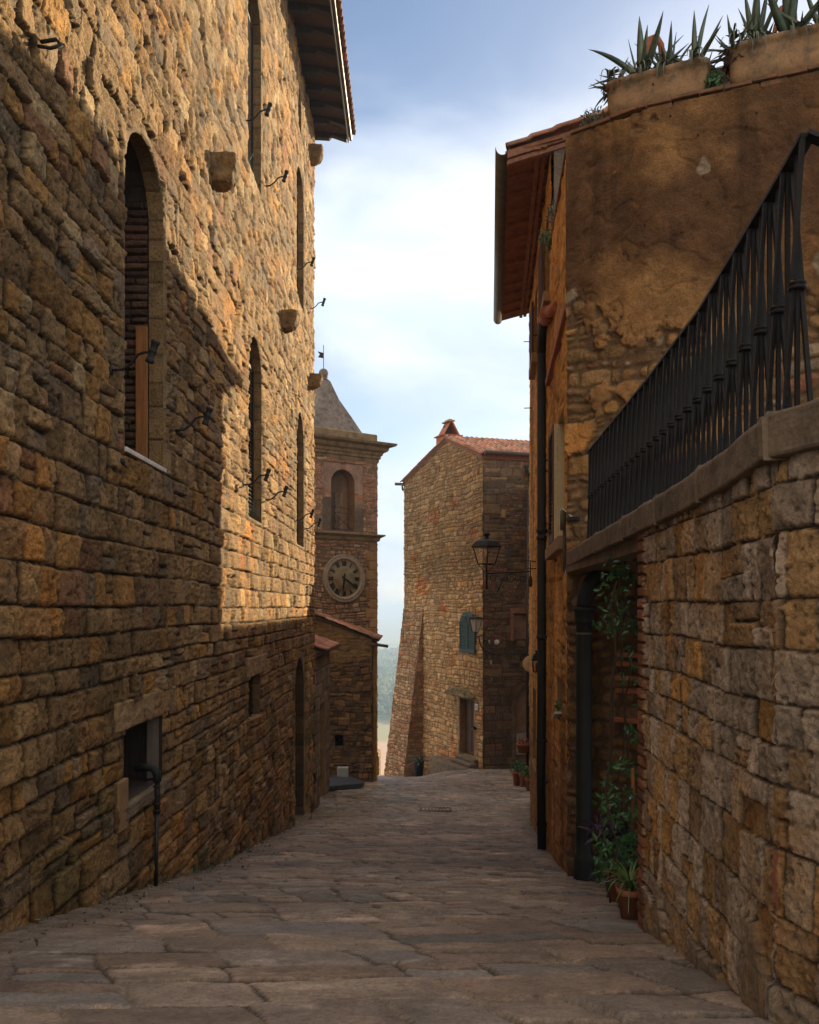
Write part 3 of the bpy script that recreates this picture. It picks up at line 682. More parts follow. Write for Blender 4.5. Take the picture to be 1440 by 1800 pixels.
    m = MB(); m.abox(xo - .03, xo + .02, ye0, ye1, zou + .02, zou + .16); m.build('fascia', M['copper'], root)
    m = MB(); m.tube([(xo - .06, ye0, zou + .0), (xo - .06, ye1, zou + .0)], .022, 8); m.build('cable_conduit', M['zinc'], root)
    tile_sheet('roof', M['tiles'], root, (xo + .10, ye1 + .02, zou + .17), (0, -1, 0), (-1, 0, .3), 13.8, 8.6, pitch=.21, tl=.36, amp=.06, seed=3, res=7)
    m = MB(); m.add([(-2.55, 19.4, 10.9), (xo, ye1, zou + .1), (xo, 19.4, zou + .1), (-10, 19.4, 13.1), (-2.55, 19.36, 10.9)], [(0, 2, 3)]); m.build('gable', M['dressed'], root)
    # stone corbels
    for (yc, zt, zb, ln) in ((9.78, 5.17, 4.83, .29), (14.75, 5.13, 4.80, .30), (18.6, 5.10, 4.80, .30), (18.75, 10.15, 9.78, .30)):
        pr = [(0, zb - .01), (ln * .40, zb - .0), (ln * .66, zb + .03), (ln * .86, zb + .085), (ln * .97, zb + .16), (ln, zb + .22), (ln, zt - .02), (ln * .97, zt), (0, zt)]
        base = Vector((LW.pt(yc, 0).x - .04, yc - .15, 0))
        rough(MB().prism([base + Vector((a * 1.12, 0, b)) for a, b in pr], (0, .29, 0)).build('corbel', M['corbel'], root, bevel=.03), .045, .10, 4)
    # iron hook high on the near part
    p = LW.pt(5.2, 3.45); m = MB(); m.tube([p, p + Vector((.12, 0, .02)), p + Vector((.16, -.02, -.03)), p + Vector((.10, -.04, -.06)), p + Vector((.02, -.03, -.04))], .012, 6); m.build('hook', M['iron_dull'], root)
    return root
build_palazzo()

def build_floodlights():
    grp = 'iron spotlights on curved arms along the palace wall'
    def make(y, z, label):
        p = LW.pt(y, z, .03)
        r = thing('spotlight', p, label, 'spotlight', grp)
        m = MB(); m.tube([p + Vector((-.06, 0, 0)), p + Vector((.07, -.01, .005)), p + Vector((.14, -.02, .05)), p + Vector((.19, -.03, .11)), p + Vector((.24, -.04, .125)), p + Vector((.29, -.05, .125))], .011, 8); m.build('arm', M['iron_dull'], r)
        d = Vector((.30, .0, .95)).normalized(); c = p + Vector((.31, -.055, .125))
        m = MB(); prof = [(0, -.10), (.034, -.10), (.038, -.09), (.038, -.07), (.032, -.065), (.032, -.005), (.036, 0), (.036, .012), (.032, .015), (.032, .065), (.038, .07), (.040, .10), (.033, .10), (.030, .092), (0, .092)]
        m.lathe(c, [(a_ * .85, b_ * .85) for a_, b_ in prof], 16, d); m.build('lamp_head', M['iron_dull'], r)
        m = MB(); m.lathe(p + Vector((-.03, 0, 0)), [(0, .02), (.035, .02), (.035, 0)], 10, (1, 0, 0)); m.build('wall_plate', M['iron_dull'], r)
        return r, p
    spec = [(6.45, 1.80, 'dark spotlight nearest the street end, arm left of the big arched window with the plank'),
            (8.15, 1.70, 'dark spotlight in shade just right of the big arched window, beside the sunlit edge'),
            (11.45, 1.66, 'lower spotlight left of the middle arched window of the palace'),
            (13.05, 1.66, 'lower spotlight right of the middle arched window of the palace'),
            (16.45, 1.70, 'lower spotlight left of the farthest arched window of the palace'),
            (17.75, 1.66, 'lower spotlight at the far corner of the palace, seen against the clock tower'),
            (11.55, 6.60, 'upper spotlight left of the tall window cut by the top of the photo'),
            (13.05, 6.46, 'upper spotlight right of the tall window cut by the top of the photo'),
            (16.55, 6.58, 'upper spotlight beside the farthest upper window of the palace'),
            (18.55, 6.52, 'upper spotlight at the far corner of the palace, seen against the sky')]
    r0, p0 = make(spec[0][0], spec[0][1], spec[0][2])
    for y, z, lab in spec[1:]:
        copy_tree(r0, LW.pt(y, z, .03) - p0, lab, grp)
    # small junction lamp below the window ledge
    p = LW.pt(6.55, 1.13, .05); r = thing('junction_box', p, 'small dark junction box with cable stub below the near arched window', 'junction box')
    m = MB(); m.lathe(p, [(0, .03), (.022, .03), (.026, 0), (.02, -.03)], 12, (1, 0, 0)); m.build('housing', M['iron_dull'], r)
    m = MB(); m.tube([p, p + Vector((.02, .06, -.03)), p + Vector((0, .13, -.02))], .008, 6); m.build('cable', M['iron_dull'], r)
    # vent pipe at the cellar window
    p = LW.pt(7.28, -2.35, .05)
    r = thing('vent_pipe', (p.x, p.y, float(ground_z(p.x, p.y))), 'thin black pipe with an elbow rising to the cellar window', 'pipe')
    q = lambda z, d, a=7.40: LW.pt(a, z, d)
    m = MB(); m.tube([q(-2.42, .06), q(-1.78, .07)], .017, 10); m.build('pipe', M['blue_plastic'], r)
    m = MB(); m.tube([q(-1.78, .07), q(-1.50, .075)], [.024, .024], 12)
    for zz in (-1.55, -1.62, -1.70, -1.76): m.lathe(q(zz, .072), [(.024, 0), (.031, .004), (.031, .014), (.024, .018)], 12)
    m.build('valve', M['castpipe'], r)
    m = MB(); m.tube([q(-1.50, .075), q(-1.43, .07), q(-1.385, .04), q(-1.375, -.02), q(-1.375, -.12)], .036, 12); m.build('elbow', M['castpipe'], r)
build_floodlights()

# ------------------------------------------------------------------ ANNEX with tile canopy, past the palace
def build_annex():
    AX = Plane((-2.19, 19.46), (.0045, 1)); AX.N = np.array((1., -.0045))
    root = thing('low_annex', (-2.2, 21.2, -4.8), 'low stone annex with a small red tiled canopy beyond the palace corner', 'building')
    pal = [((.21, .155, .11), 4), ((.25, .18, .12), 3), ((.17, .13, .095), 3)]
    a0 = (23.0 - 19.46)
    d = rect(1.15, 2.35, -4.85, -2.35)
    wall_mesh('wall', AX, np.arange(0, a0, .03), np.arange(-5.3, -1.02, .022),
              lambda S, Z: masonry(S, Z, 21, (.22, .34), (.3, .6), R=.04, depth=.035, rough=.01, pal=pal), M['wall'], root, [(d, .14)])
    reveal(AX, d, .3, M['dressed'], root, 'doorway', M['wood_dark'], 'door_leaf')
    m = MB(); m.pbox(AX, .8, 2.7, -5.2, -4.78, -.25, .25); m.build('step', M['coping'], root, bevel=.01)
    m = MB(); m.abox(-4.2, -2.65, 19.5, 22.98, -5.3, -1.1); m.build('core', M['dressed'], root)
    # end face towards the camera side gap is hidden; far face
    m = MB(); m.add([(-2.75, 19.46, -.72), (-1.93, 19.46, -1.02), (-1.93, 23.1, -1.02), (-2.75, 23.1, -.72)], [(0, 1, 2, 3)]); m.build('eave_board', M['wood_dark'], root, solid=.03)
    tile_sheet('roof', M['tiles'], root, (-1.90, 23.15, -.985), (0, -1, 0), (-1, 0, .36), 3.68, .95, pitch=.19, tl=.33, amp=.045, seed=6, res=10)
build_annex()

# ------------------------------------------------------------------ LEAN-TO building in front of the tower
def build_leanto():
    FR = Plane((-3.6, 25.0), (1, 0)); FR.N = np.array((0., -1.))
    root = thing('lean_to_house', (-2.4, 25.0, -5.1), 'dark rough stone building with a sloping tile roof below the clock tower', 'building')
    pal = [((.17, .105, .06), 4), ((.22, .135, .065), 3), ((.14, .09, .06), 4), ((.30, .175, .075), 1.5)]
    zr = lambda X: np.interp(X, [-3.6, -2.83, -.95], [-.02, -.17, -.92])
    op = rect(1.40, 1.66, -4.05, -3.70)
    def top(S): return zr(S - 3.6)
    def fn(S, Z):
        h, c, q = masonry(S, Z, 31, (.12, .24), (.14, .34), R=.035, depth=.022, rough=.016, warp=.07, mortar=.010, pal=pal, offs=.02, mcol=(.10, .066, .036), split=.3)
        pl_ = sstep(-1.7, -1.2, Z + .3 * fbm(S, Z, 3, 3))[..., None]
        return h, c * (1 - pl_) + np.array((.24, .155, .075)) * pl_ * (1 + .25 * fbm(S * 4, Z * 4, 6, 3))[..., None]
    s = np.arange(0, 2.52, .02); z = np.arange(-5.5, 0, .02)
    S, Z = np.meshgrid(s, z)
    # right edge of the wall steps in low down
    wall_mesh('wall', FR, s, z, fn, M['rubble'], root, [(op, .0)], top=top)
    reveal(FR, op, .25, M['dressed'], root, 'small_window', M['glass_dark'], 'pane')
    side = Plane((-1.08, 25.0), (0, 1)); side.N = np.array((1., 0.))
    wall_mesh('side_wall', side, np.arange(0, 1.9, .03), np.arange(-6.2, -.95, .03), lambda S, Z: masonry(S, Z, 33, (.12, .24), (.2, .45), R=.04, depth=.03, rough=.012, warp=.05,
              pal=[((.40, .235, .08), 3), ((.34, .20, .08), 2)], mcol=(.30, .18, .07)), M['rubble'], root)
    # cap and roof
    dr = Vector((1.88, 0, -.75)).normalized()
    m = MB()
    m.add([(-3.6, 24.95, .02), (-.90, 24.95, -.94), (-.90, 27, -.94), (-3.6, 27, .02)], [(0, 1, 2, 3)]); m.build('roof_deck', M['wood_dark'], root, solid=.05)
    tile_sheet('roof', M['tiles'], root, (-.86, 24.86, -.90), (0, 1, 0), (-1, 0, .40), 2.0, 2.9, pitch=.2, tl=.34, amp=.045, seed=8, res=8)
    m = MB(); m.tube([(-1.15, 24.9, -1.02), (-.62, 24.9, -1.10)], .045, 10); m.build('gutter_spout', M['copper'], root)
    # slab and white box are separate things
    b = MB(); b.prism([(-2.3, 24.95, -5.02), (-1.75, 24.98, -5.04), (-1.28, 24.1, -5.02), (-1.33, 23.7, -5.00), (-2.25, 22.9, -4.92)], (0, 0, .13)); o = b.build('stone_slab', M['slate'], None, bevel=.015)
    o.location.z = .02; tag(o, 'low dark stone slab platform at the foot of the lean-to building', 'slab')
    b = MB(); b.abox(-2.10, -1.77, 24.72, 24.9, -4.90, -4.60); o = b.build('utility_box', M['panel_grey'], None, bevel=.02); tag(o, 'small pale box standing by the lean-to wall on the dark slab', 'box')
    b = MB(); b.abox(-1.66, -1.24, 34.95, 36.9, -7.6, -6.07); o = rough(b.build('parapet_wall', M['dressed'], None, bevel=.03), .08, .2, 5)
    o.modifiers['bevel'].segments = 2
    tag(o, 'low ochre parapet wall at the end of the gap above the valley', 'low wall')
build_leanto()

# ------------------------------------------------------------------ CLOCK TOWER
def build_tower():
    W = 2.47
    root = thing('clock_tower', (-2.75, 27.3, -5.3), 'square clock tower with a grey pyramid spire and belfry opening', 'tower')
    T = TW.T; N = TW.N; ctr = TW.O + T * W / 2 - N * W / 2
    def zz(v, Y=26.7): return (HY - v) / F * Y
    z_low = zz(941, 27); z_ctop = zz(783, 27); z_belt0, z_belt1 = z_low - .28, z_low
    palb = [((.42, .18, .10), 5), ((.34, .18, .11), 3), ((.40, .27, .17), 3), ((.46, .26, .16), 2)]
    palr = [((.36, .24, .14), 4), ((.43, .285, .155), 3), ((.31, .21, .135), 3), ((.50, .38, .25), 1.2), ((.46, .22, .115), .8)]
    wa, wb = .98 - .36, .98 + .36 + .02
    cx = W / 2
    op = arch(cx - .42, cx + .42, z_low + .10, zz(826, 26.4))
    def fn(S, Z):
        h1, c1, q1 = masonry(S, Z, 41, (.08, .17), (.12, .32), R=.04, depth=.03, rough=.014, warp=.05, mortar=.02, pal=palr, offs=.012, mcol=(.20, .135, .085), split=.3)
        h2, c2, q2 = masonry(S, Z, 43, (.055, .07), (.2, .28), R=.014, depth=.014, rough=.006, warp=.012, mortar=.012, pal=palb, mcol=(.24, .17, .12), split=0)
        up = (Z > z_belt1)[..., None]
        # rubble showing among the brick
        rb = sstep(-.05, .15, fbm(S * 1.6, Z * 1.6, 48, 3))[..., None]
        c = np.where(up, c2 * (1 - rb) + c1 * 1.15 * rb, c1); h = np.where(up[..., 0], h2 + .02, h1)
        # quoin blocks at the right-hand edge, lower ones brightened: sunlight put into their colour
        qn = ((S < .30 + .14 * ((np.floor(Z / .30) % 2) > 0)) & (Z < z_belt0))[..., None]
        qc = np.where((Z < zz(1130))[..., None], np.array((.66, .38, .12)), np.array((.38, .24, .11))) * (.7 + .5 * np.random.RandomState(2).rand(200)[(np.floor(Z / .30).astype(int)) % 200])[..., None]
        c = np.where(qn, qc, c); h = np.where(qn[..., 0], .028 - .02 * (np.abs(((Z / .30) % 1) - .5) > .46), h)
        # plastered panel recessed round the belfry opening
        inp = (S > .50) & (S < W - .50) & (Z > z_low + .05) & (Z < zz(817, 26.6))
        cw_ = sstep(-.25, .45, fbm(S * 2.2, Z * 1.6, 60, 5) * 1.1 + (zz(885) - Z) * .8)[..., None]; cl = np.array((.15, .115, .085)) * cw_ + np.array((.38, .27, .20)) * (1 - cw_)
        band = (np.abs(Z - zz(872, 26.5)) < .09)[..., None]
        key = ((np.abs(S - cx) < .10) & (Z > zz(828, 26.4)))[..., None]
        cl = np.where(band | key, c2, cl * (1 + .2 * fbm(S * 5, Z * 5, 65, 3))[..., None])
        c = np.where(inp[..., None], cl, c); h = np.where(inp, -.02 + .008 * fbm(S * 6, Z * 6, 66, 3), h)
        return h, c
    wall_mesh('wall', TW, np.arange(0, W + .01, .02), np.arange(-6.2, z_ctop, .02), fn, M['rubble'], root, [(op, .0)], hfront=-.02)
    for k, (O, Td, Nn) in enumerate(((TW.O, -N, -T), (TW.O + T * W, -N, T), (TW.O - N * W, T, -N))):
        pl = Plane(O, Td); pl.N = np.array(Nn)
        wall_mesh('side_wall', pl, np.arange(0, W + .03, .05), np.arange(-6.2, z_ctop, .04), lambda S, Z: masonry(S, Z, 45 + k, (.1, .22), (.2, .4), R=.04, depth=.03, rough=.01, warp=.04, pal=palr), M['rubble'], root)
    t3 = TW.t3; n3 = TW.n3; up3 = Vector((0, 0, 1))
    c3 = Vector((ctr[0], ctr[1], 0))
    def slab(z0, z1, half, name, mat, bev=.02):
        m = MB(); m.box(c3 + up3 * (z0 + z1) / 2, t3 * half, n3 * half, up3 * (z1 - z0) / 2); return m.build(name, mat, root, bevel=bev)
    def moulding(prof, name, mat):
        m = MB(); k = 4; vs = []; 
        for (r, z) in prof:
            for a, b in ((1, 1), (1, -1), (-1, -1), (-1, 1)): vs.append(c3 + t3 * a * (W / 2 + r) + n3 * b * (W / 2 + r) + up3 * z)
        fs = [(i * 4 + j, i * 4 + (j + 1) % 4, (i + 1) * 4 + (j + 1) % 4, (i + 1) * 4 + j) for i in range(len(prof) - 1) for j in range(4)]
        m.add(vs, fs); return m.build(name, mat, root)
    b = z_low
    moulding([(-.2, b - .20), (.05, b - .20), (.07, b - .16), (.08, b - .10), (.15, b - .06), (.20, b - .03), (.20, b + .01), (-.2, b + .05)], 'belt_cornice', M['moss'])
    c = z_ctop
    moulding([(-.2, c - .56), (.04, c - .56), (.05, c - .46), (.09, c - .44), (.09, c - .36), (.13, c - .33), (.15, c - .26), (.25, c - .21), (.28, c - .14), (.28, c - .10), (.44, c - .05), (.47, c + .01), (.47, c + .03), (-.2, c + .12)], 'cornice', M['moss'])
    slab(c + .05, c + .34, W / 2 + .02, 'attic_block', M['moss'], .04)
    # spire with slightly hollow faces
    z0 = c + .33; z1 = zz(668, 27.3); m = MB(); vs = []; prof = [(W / 2 - .30, z0), (W / 2 - .33, z0 + .06), (.64, z0 + .62), (.36, z0 + 1.18), (.16, z1 - .05), (.12, z1)]
    for (r, z) in prof:
        for a, bb in ((1, 1), (1, -1), (-1, -1), (-1, 1)): vs.append(c3 + t3 * a * r + n3 * bb * r + up3 * z)
    m.add(vs, [(i * 4 + j, i * 4 + (j + 1) % 4, (i + 1) * 4 + (j + 1) % 4, (i + 1) * 4 + j) for i in range(len(prof) - 1) for j in range(4)] + [(20, 21, 22, 23)]); m.build('spire', M['spire'], root)
    m = MB(); m.lathe(c3 + up3 * z1, [(0, -.02), (.14, -.02), (.15, .03), (.11, .05), (.10, .07), (.15, .09)] + [(.155 * math.sin(t), .215 - .155 * math.cos(t)) for t in np.linspace(.6, math.pi, 10)], 20); m.build('ball_finial', M['spire'], root)
    zf = z1 + .37
    m = MB(); m.tube([c3 + up3 * zf, c3 + up3 * (zf + .75)], .012, 6); m.build('rod', M['iron'], root)
    m = MB(); q = c3 + up3 * (zf + .33); m.prism([q, q + Vector((-.18, 0, .03)), q + Vector((-.12, 0, .12)), q + Vector((-.19, 0, .22)), q + Vector((0, 0, .17))], (0, .012, 0)); m.build('weather_vane', M['iron'], root)
    # belfry
    rv = reveal(TW, op, .45, M['plaster_brown'], root, 'belfry_opening', None, hfront=-.02)
    big = arch(cx - .6, cx + .6, z_low, zz(820, 26.4)); b_ = MB().add([TW.pt(p[0], p[1], -.47) for p in big], [tuple(range(len(big)))]).build('back_wall', M['plaster_brown'], rv)
    m = MB(); m.pbox(TW, cx - .20, cx + .05, z_low + .1, z_low + 1.3, -.45, -.40); m.build('door_leaf', M['plaster_pink'], rv)
    m = MB()
    for i in range(9):
        a = cx + .02 + i * .044; h_ = math.sqrt(max(0, .42 ** 2 - (a - cx) ** 2)) + (zz(826, 26.4) - .42)
        m.tube([TW.pt(a, z_low + .1, -.10), TW.pt(a, h_, -.10)], .009, 5)
    m.tube([TW.pt(cx - .33, z_low + .78, -.1), TW.pt(cx + .33, z_low + .82, -.1)], .01, 5)
    m.build('grille', M['rust'], rv)
    m = MB(); A = z_low + .1; B_ = z_low + .62; q0, q1 = cx - .33, cx + .33
    for za in (A + .03, B_): m.tube([TW.pt(q0, za, .02), TW.pt(q1, za, .02)], .011, 5)
    m.tube([TW.pt(q0, A, .02), TW.pt(q1, B_, .02)], .009, 5); m.tube([TW.pt(q1, A, .025), TW.pt(q0, B_, .025)], .009, 5); m.build('guard_rail', M['rust'], rv)
    # clock
    pc = P(603.5, 1017, 26.3); sc = (Vector((pc.x - TW.O[0], pc.y - TW.O[1], 0))).dot(t3); C0 = TW.pt(sc, pc.z, 0.03)
    n = n3
    m = MB(); m.lathe(C0, [(.74, -.03), (.74, .05), (.715, .06), (.70, .045), (.665, .055), (.64, .075), (.60, .06), (.575, .03), (.57, .0)], 56, n); ck = m.build('clock', M['clockring'], root)
    m = MB(); m.lathe(C0, [(.575, .004), (.36, .008), (.352, .020), (0.0, .022)], 56, n); m.build('dial', M['clockface'], ck)
    e1 = -t3; e2 = up3                      # e1 points to the viewer's right
    if e1.x < 0: e1 = -e1
    def stroke(mb, p0, p1, w, d0=.022):
        a = C0 + e1 * p0[0] + e2 * p0[1] + n * d0; b2 = C0 + e1 * p1[0] + e2 * p1[1] + n * d0; dd = (b2 - a); L_ = dd.length; dd.normalize(); ss = dd.cross(n)
        mb.box((a + b2) / 2, dd * L_ / 2, ss * w / 2, n * .008)
    nums = ['XII', 'I', 'II', 'III', 'IIII', 'V', 'VI', 'VII', 'VIII', 'IX', 'X', 'XI']
    for i, tx in enumerate(nums):
        th = math.radians(90 - 30 * i); rad = Vector((math.cos(th), math.sin(th))); tan = Vector((rad.y, -rad.x)); mb = MB()
        wd = sum({'I': .040, 'V': .075, 'X': .08}[ch] for ch in tx); x = -wd / 2; r0, r1 = .395, .545
        def pp(xx, r): v = rad * r + tan * xx; return (v.x, v.y)
        for ch in tx:
            if ch == 'I': stroke(mb, pp(x + .02, r0), pp(x + .02, r1), .024); x += .040
            elif ch == 'V': stroke(mb, pp(x + .01, r1), pp(x + .037, r0), .026); stroke(mb, pp(x + .065, r1), pp(x + .037, r0), .012, .021); x += .075
            else: stroke(mb, pp(x + .01, r1), pp(x + .07, r0), .026); stroke(mb, pp(x + .07, r1), pp(x + .01, r0), .012, .021); x += .08
        mb.build('numeral', M['iron'], ck)
    def hand(ang, ln, tail, w, d):
        th = math.radians(ang); v = (math.cos(th), math.sin(th)); mb = MB()
        stroke(mb, (-v[0] * tail, -v[1] * tail), (v[0] * ln * .8, v[1] * ln * .8), w, d); stroke(mb, (v[0] * ln * .75, v[1] * ln * .75), (v[0] * ln, v[1] * ln), w * .45, d + .001)
        return mb.build('hand', M['iron'], ck)
    hand(-32, .56, .10, .045, .05); hand(-97, .36, .15, .05, .038)
build_tower()

# ------------------------------------------------------------------ HOUSE at the end
ZE = (HY - 797) / F * 29.0
def build_house():
    root = thing('gable_house', (2.51, 29.0, -5.4), 'tall stone house with a buttress, tiled gable roof and green shutters closing the lane', 'house')
    Ll = 6.8; zr = ZE + 1.32
    pal = [((.52, .325, .165), 5), ((.57, .36, .185), 4), ((.46, .285, .145), 2.5), ((.55, .31, .125), 2), ((.60, .43, .25), 1.2), ((.48, .23, .12), .4)]
    pald = [((.30, .21, .135), 3), ((.33, .22, .13), 3), ((.27, .165, .10), 2)]
    sd0, sd1 = HL.s_at(834.5), HL.s_at(809)
    zd0, zd1 = HL.sz(834, 1333)[1], HL.sz(834, 1232)[1]
    door = rect(sd0, sd1, zd0, zd1)
    RS, RISE = 2.75, 1.05
    def topl(S): return ZE + RISE - np.where(S < RS, (RS - S) * RISE / RS, (S - RS) * RISE / (Ll - RS)) + .0
    def fn(S, Z):
        h1, c1, q1 = masonry(S, Z, 51, (.11, .22), (.17, .46), R=.03, depth=.03, rough=.012, warp=.06, mortar=.016, pal=pal, offs=.014, mcol=(.24, .15, .08), split=.3)
        up = sstep(.6, 1.8, Z + 1.0 * fbm(S * .7, Z * .7, 56, 3) + .12 * (S - 3))[..., None]      # darker upper wall
        c1 = c1 * (1 - up * np.array((.36, .36, .38)))
        # warm brick patches
        bp = sstep(.34, .5, fbm(S * 1.3, Z * 1.1, 58, 4))[..., None]
        c1 = c1 * (1 - bp) + c1 * np.array((1.0, .68, .5)) * bp
        # quoins at the near corner
        return h1, c1
    wall_mesh('wall', HL, np.arange(0, Ll + .01, .028), np.arange(-7.6, zr, .026), fn, M['rubble'], root, [(door, .11)], top=topl, bandcol=(.33, .235, .14))
    Wd = 9.0
    sa0, sa1 = HR.s_at(907), HR.s_at(907) + 1.35
    za0, za1 = -5.6, HR.sz(930, 1203)[1]
    archd = arch(sa0, sa1, za0, za1, rise=.62)
    n0, n1 = HR.s_at(903), HR.s_at(903) + .9; nz0, nz1 = HR.sz(903, 1124)[1], HR.sz(903, 1079)[1]
    nich = rect(n0, n1, nz0, nz1)
    pal2 = [((.20, .135, .075), 4), ((.16, .11, .07), 4), ((.24, .16, .08), 2), ((.14, .10, .07), 3), ((.22, .115, .065), .8)]
    def fn2(S, Z):
        h1, c1, q1 = masonry(S, Z, 61, (.16, .36), (.3, .75), R=.03, depth=.022, rough=.012, warp=.04, mortar=.014, pal=pal2, offs=.01, mcol=(.10, .07, .045), split=.25)
        h2, c2, q2 = masonry(S, Z, 63, (.08, .16), (.14, .34), R=.03, depth=.022, rough=.01, warp=.05, mortar=.014, pal=pal2 + [((.27, .11, .06), 3)], mcol=(.14, .095, .06), split=.2)
        k = (fbm(S * .8, Z * .6, 67, 3) + .35 * (S - .9) + .05 * Z > .12)
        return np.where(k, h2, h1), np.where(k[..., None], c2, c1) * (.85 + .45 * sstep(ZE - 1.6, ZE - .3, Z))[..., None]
    wall_mesh('front_wall', HR, np.concatenate([np.arange(0, 2.2, .024), np.arange(2.2, Wd, .08)]), np.arange(-6.3, ZE + .02, .026), fn2, M['rubble'], root, [(archd, .16), (nich, .0)], bandcol=(.19, .135, .08))
    reveal(HR, archd, .10, M['dressed'], root, 'blind_arch', M['plaster_brown'], 'infill')
    reveal(HR, nich, .12, M['brick'], root, 'blocked_window', M['plaster_brown'], 'infill')
    # brick surround of the blocked window
    m = MB(); m.pbox(HR, n0 - .13, n0 - .005, nz0 - .05, nz1 + .02, .0, .036); m.pbox(HR, n0 - .13, n1, nz1 + .02, nz1 + .20, .0, .038); m.build('brick_surround', M['dull_brick'], root, bevel=.01)
    # body
    e = HR.t3 * Wd; b = HL.t3 * Ll
    o = Vector((2.51, 29, 0)); off = (HR.n3 + HL.n3).normalized() * -.75
    vs = []
    for z in (-8, ZE - .1): vs += [o + off + Vector((0, 0, z)), o + e + off + Vector((0, 0, z)), o + e + b + Vector((0, 0, z)), o + b + off + Vector((0, 0, z))]
    MB().add(vs, [(0, 3, 7, 4), (1, 2, 6, 5), (2, 3, 7, 6), (0, 1, 5, 4), (4, 5, 6, 7)]).build('core', M['dressed'], root)
    pal3 = Plane((o + b)[:2], HR.T); pal3.N = np.array((b.x, b.y)) / Ll
    wall_mesh('back_wall', pal3, np.arange(0, Wd, .1), np.arange(-9, ZE, .06), lambda S, Z: masonry(S, Z, 69, (.15, .3), (.2, .5), R=.04, depth=.03, rough=.01, pal=pal), M['rubble'], root)
    # roof: two slopes, ridge parallel to the front wall
    up = Vector((0, 0, 1)); over = .16
    rise = RISE
    for sgn, start, half in ((1, o, RS), (-1, o + b, Ll - RS)):
        dirin = HL.t3 * sgn; slope = (dirin * half + up * rise).normalized(); e0 = start + up * (ZE + .02) - HR.t3 * .14 - dirin * over - up * over * rise / half
        tile_sheet('roof', M['tiles'], root, e0, HR.t3, slope, Wd, math.hypot(half, rise) + over * 1.05, pitch=.2, tl=.36, amp=.055, seed=9 + sgn, res=8, thick=.03)
        # verge: three stepped brick courses under the tiles along the gable
        for q, (dd, w) in enumerate(((.10, .05), (.06, .05), (.025, .05))):
            a = start + up * (ZE - .02 - q * .055); bb = a + dirin * half + up * rise
            m = MB(); cc = (a + bb) / 2 + HL.n3 * 0 - HR.t3 * 0
            m.box(cc + HL.n3 * (dd / 2), (bb - a) / 2, HL.n3 * (dd / 2 + .02), up * .026); m.build('verge_course', M['dull_brick'], root)
    for q, dd in enumerate((.16, .11, .06)):
        m = MB(); m.box(o + e / 2 + up * (ZE - .03 - q * .06) + HR.n3 * dd / 2, e / 2, HR.n3 * (dd / 2 + .01), up * .028); m.build('eave_course', M['soffit_red'], root)
    # gutter along the front and its downpipe
    m = MB(); g0 = o + up * (ZE - .0) + HR.n3 * .24 - HR.t3 * .05; m.tube([g0, g0 + e], .075, 10); m.build('gutter', M['copper'], root)
    g1 = o + b + up * (ZE - .12) - HL.t3 * 0 + HR.t3 * -.05 + HL.t3 * .18; m = MB(); m.tube([g1 + HL.n3 * .3, g1 + HR.t3 * 3], .06, 10); m.build('gutter', M['zinc'], root)
    g2 = o + b + HL.n3 * .12 + HL.t3 * -.05; m = MB(); m.tube([g2 + up * (ZE - .15), g2 + up * (ZE - .30) , g2 + HL.n3 * -.04 + up * (ZE - .42)], .04, 8); m.build('downpipe_bend', M['zinc'], root)
    sp = HR.s_at(926); m = MB(); m.tube([HR.pt(sp, HR.sz(926, 868)[1], .09), HR.pt(sp, -5.5, .09)], .055, 12)
    for zc in (HR.sz(926, 955)[1], HR.sz(926, 1064)[1], HR.sz(926, 1180)[1]): m.lathe(HR.pt(sp, zc, .09), [(.055, 0), (.064, .004), (.064, .03), (.055, .034)], 12)
    m.build('downpipe', M['copper'], root)
    # buttress: tapering, leaning out from the left part of the gable wall
    s0 = HL.s_at(745); s1 = Ll + .05; ztop = HL.sz(740, 1070)[1]; zb = -7.7
    depth = lambda z: np.clip((ztop - z) / (ztop - zb), 0, 1) * .98
    palq = [((.42, .27, .155), 4), ((.46, .29, .16), 3), ((.34, .20, .115), 3), ((.42, .18, .10), 2)]
    fnb = lambda S, Z: masonry(S, Z, 71, (.09, .22), (.16, .42), R=.035, depth=.03, rough=.014, warp=.06, pal=palq, mcol=(.13, .085, .05), split=.3, offs=.016)
    wall_mesh('buttress', HL, np.arange(s0, s1, .03), np.arange(zb, ztop, .026), fnb, M['rubble'], root, lean=lambda S, Z: depth(Z) + .012)
    fl = Plane(HL.pt(s0, 0)[:2], HL.n3[:2]); fl.N = -HL.T
    S_, Z_ = np.meshgrid(np.linspace(0, 1, 24), np.arange(zb, ztop, .026)); Sd = S_ * (depth(Z_) + .03)
    h, c, q = masonry(Sd, Z_, 73, (.09, .22), (.16, .42), R=.03, depth=.02, rough=.01, warp=.05, pal=palq, mcol=(.2, .13, .08), split=.3)
    V = np.empty(S_.shape + (3,)); V[..., 0] = fl.O[0] + fl.T[0] * Sd + fl.N[0] * h; V[..., 1] = fl.O[1] + fl.T[1] * Sd + fl.N[1] * h; V[..., 2] = Z_
    grid_mesh('buttress_flank', V, np.ones((V.shape[0] - 1, V.shape[1] - 1), bool), M['rubble'], root, c)
    fl2 = HL.pt(s1, 0)
    m = MB(); m.add([HL.pt(s1, zb, 0), HL.pt(s1, zb, .98), HL.pt(s1, ztop, 0), HL.pt(s1 - .3, zb, 0)], [(0, 1, 2)]); m.build('buttress_end', M['dressed'], root)
    # door in its reveal, canopy stone, steps
    rv = reveal(HL, door, .24, M['dressed'], root, 'doorway', None)
    m = MB(); m.pbox(HL, sd0, sd1, zd0, zd1, -.27, -.22)
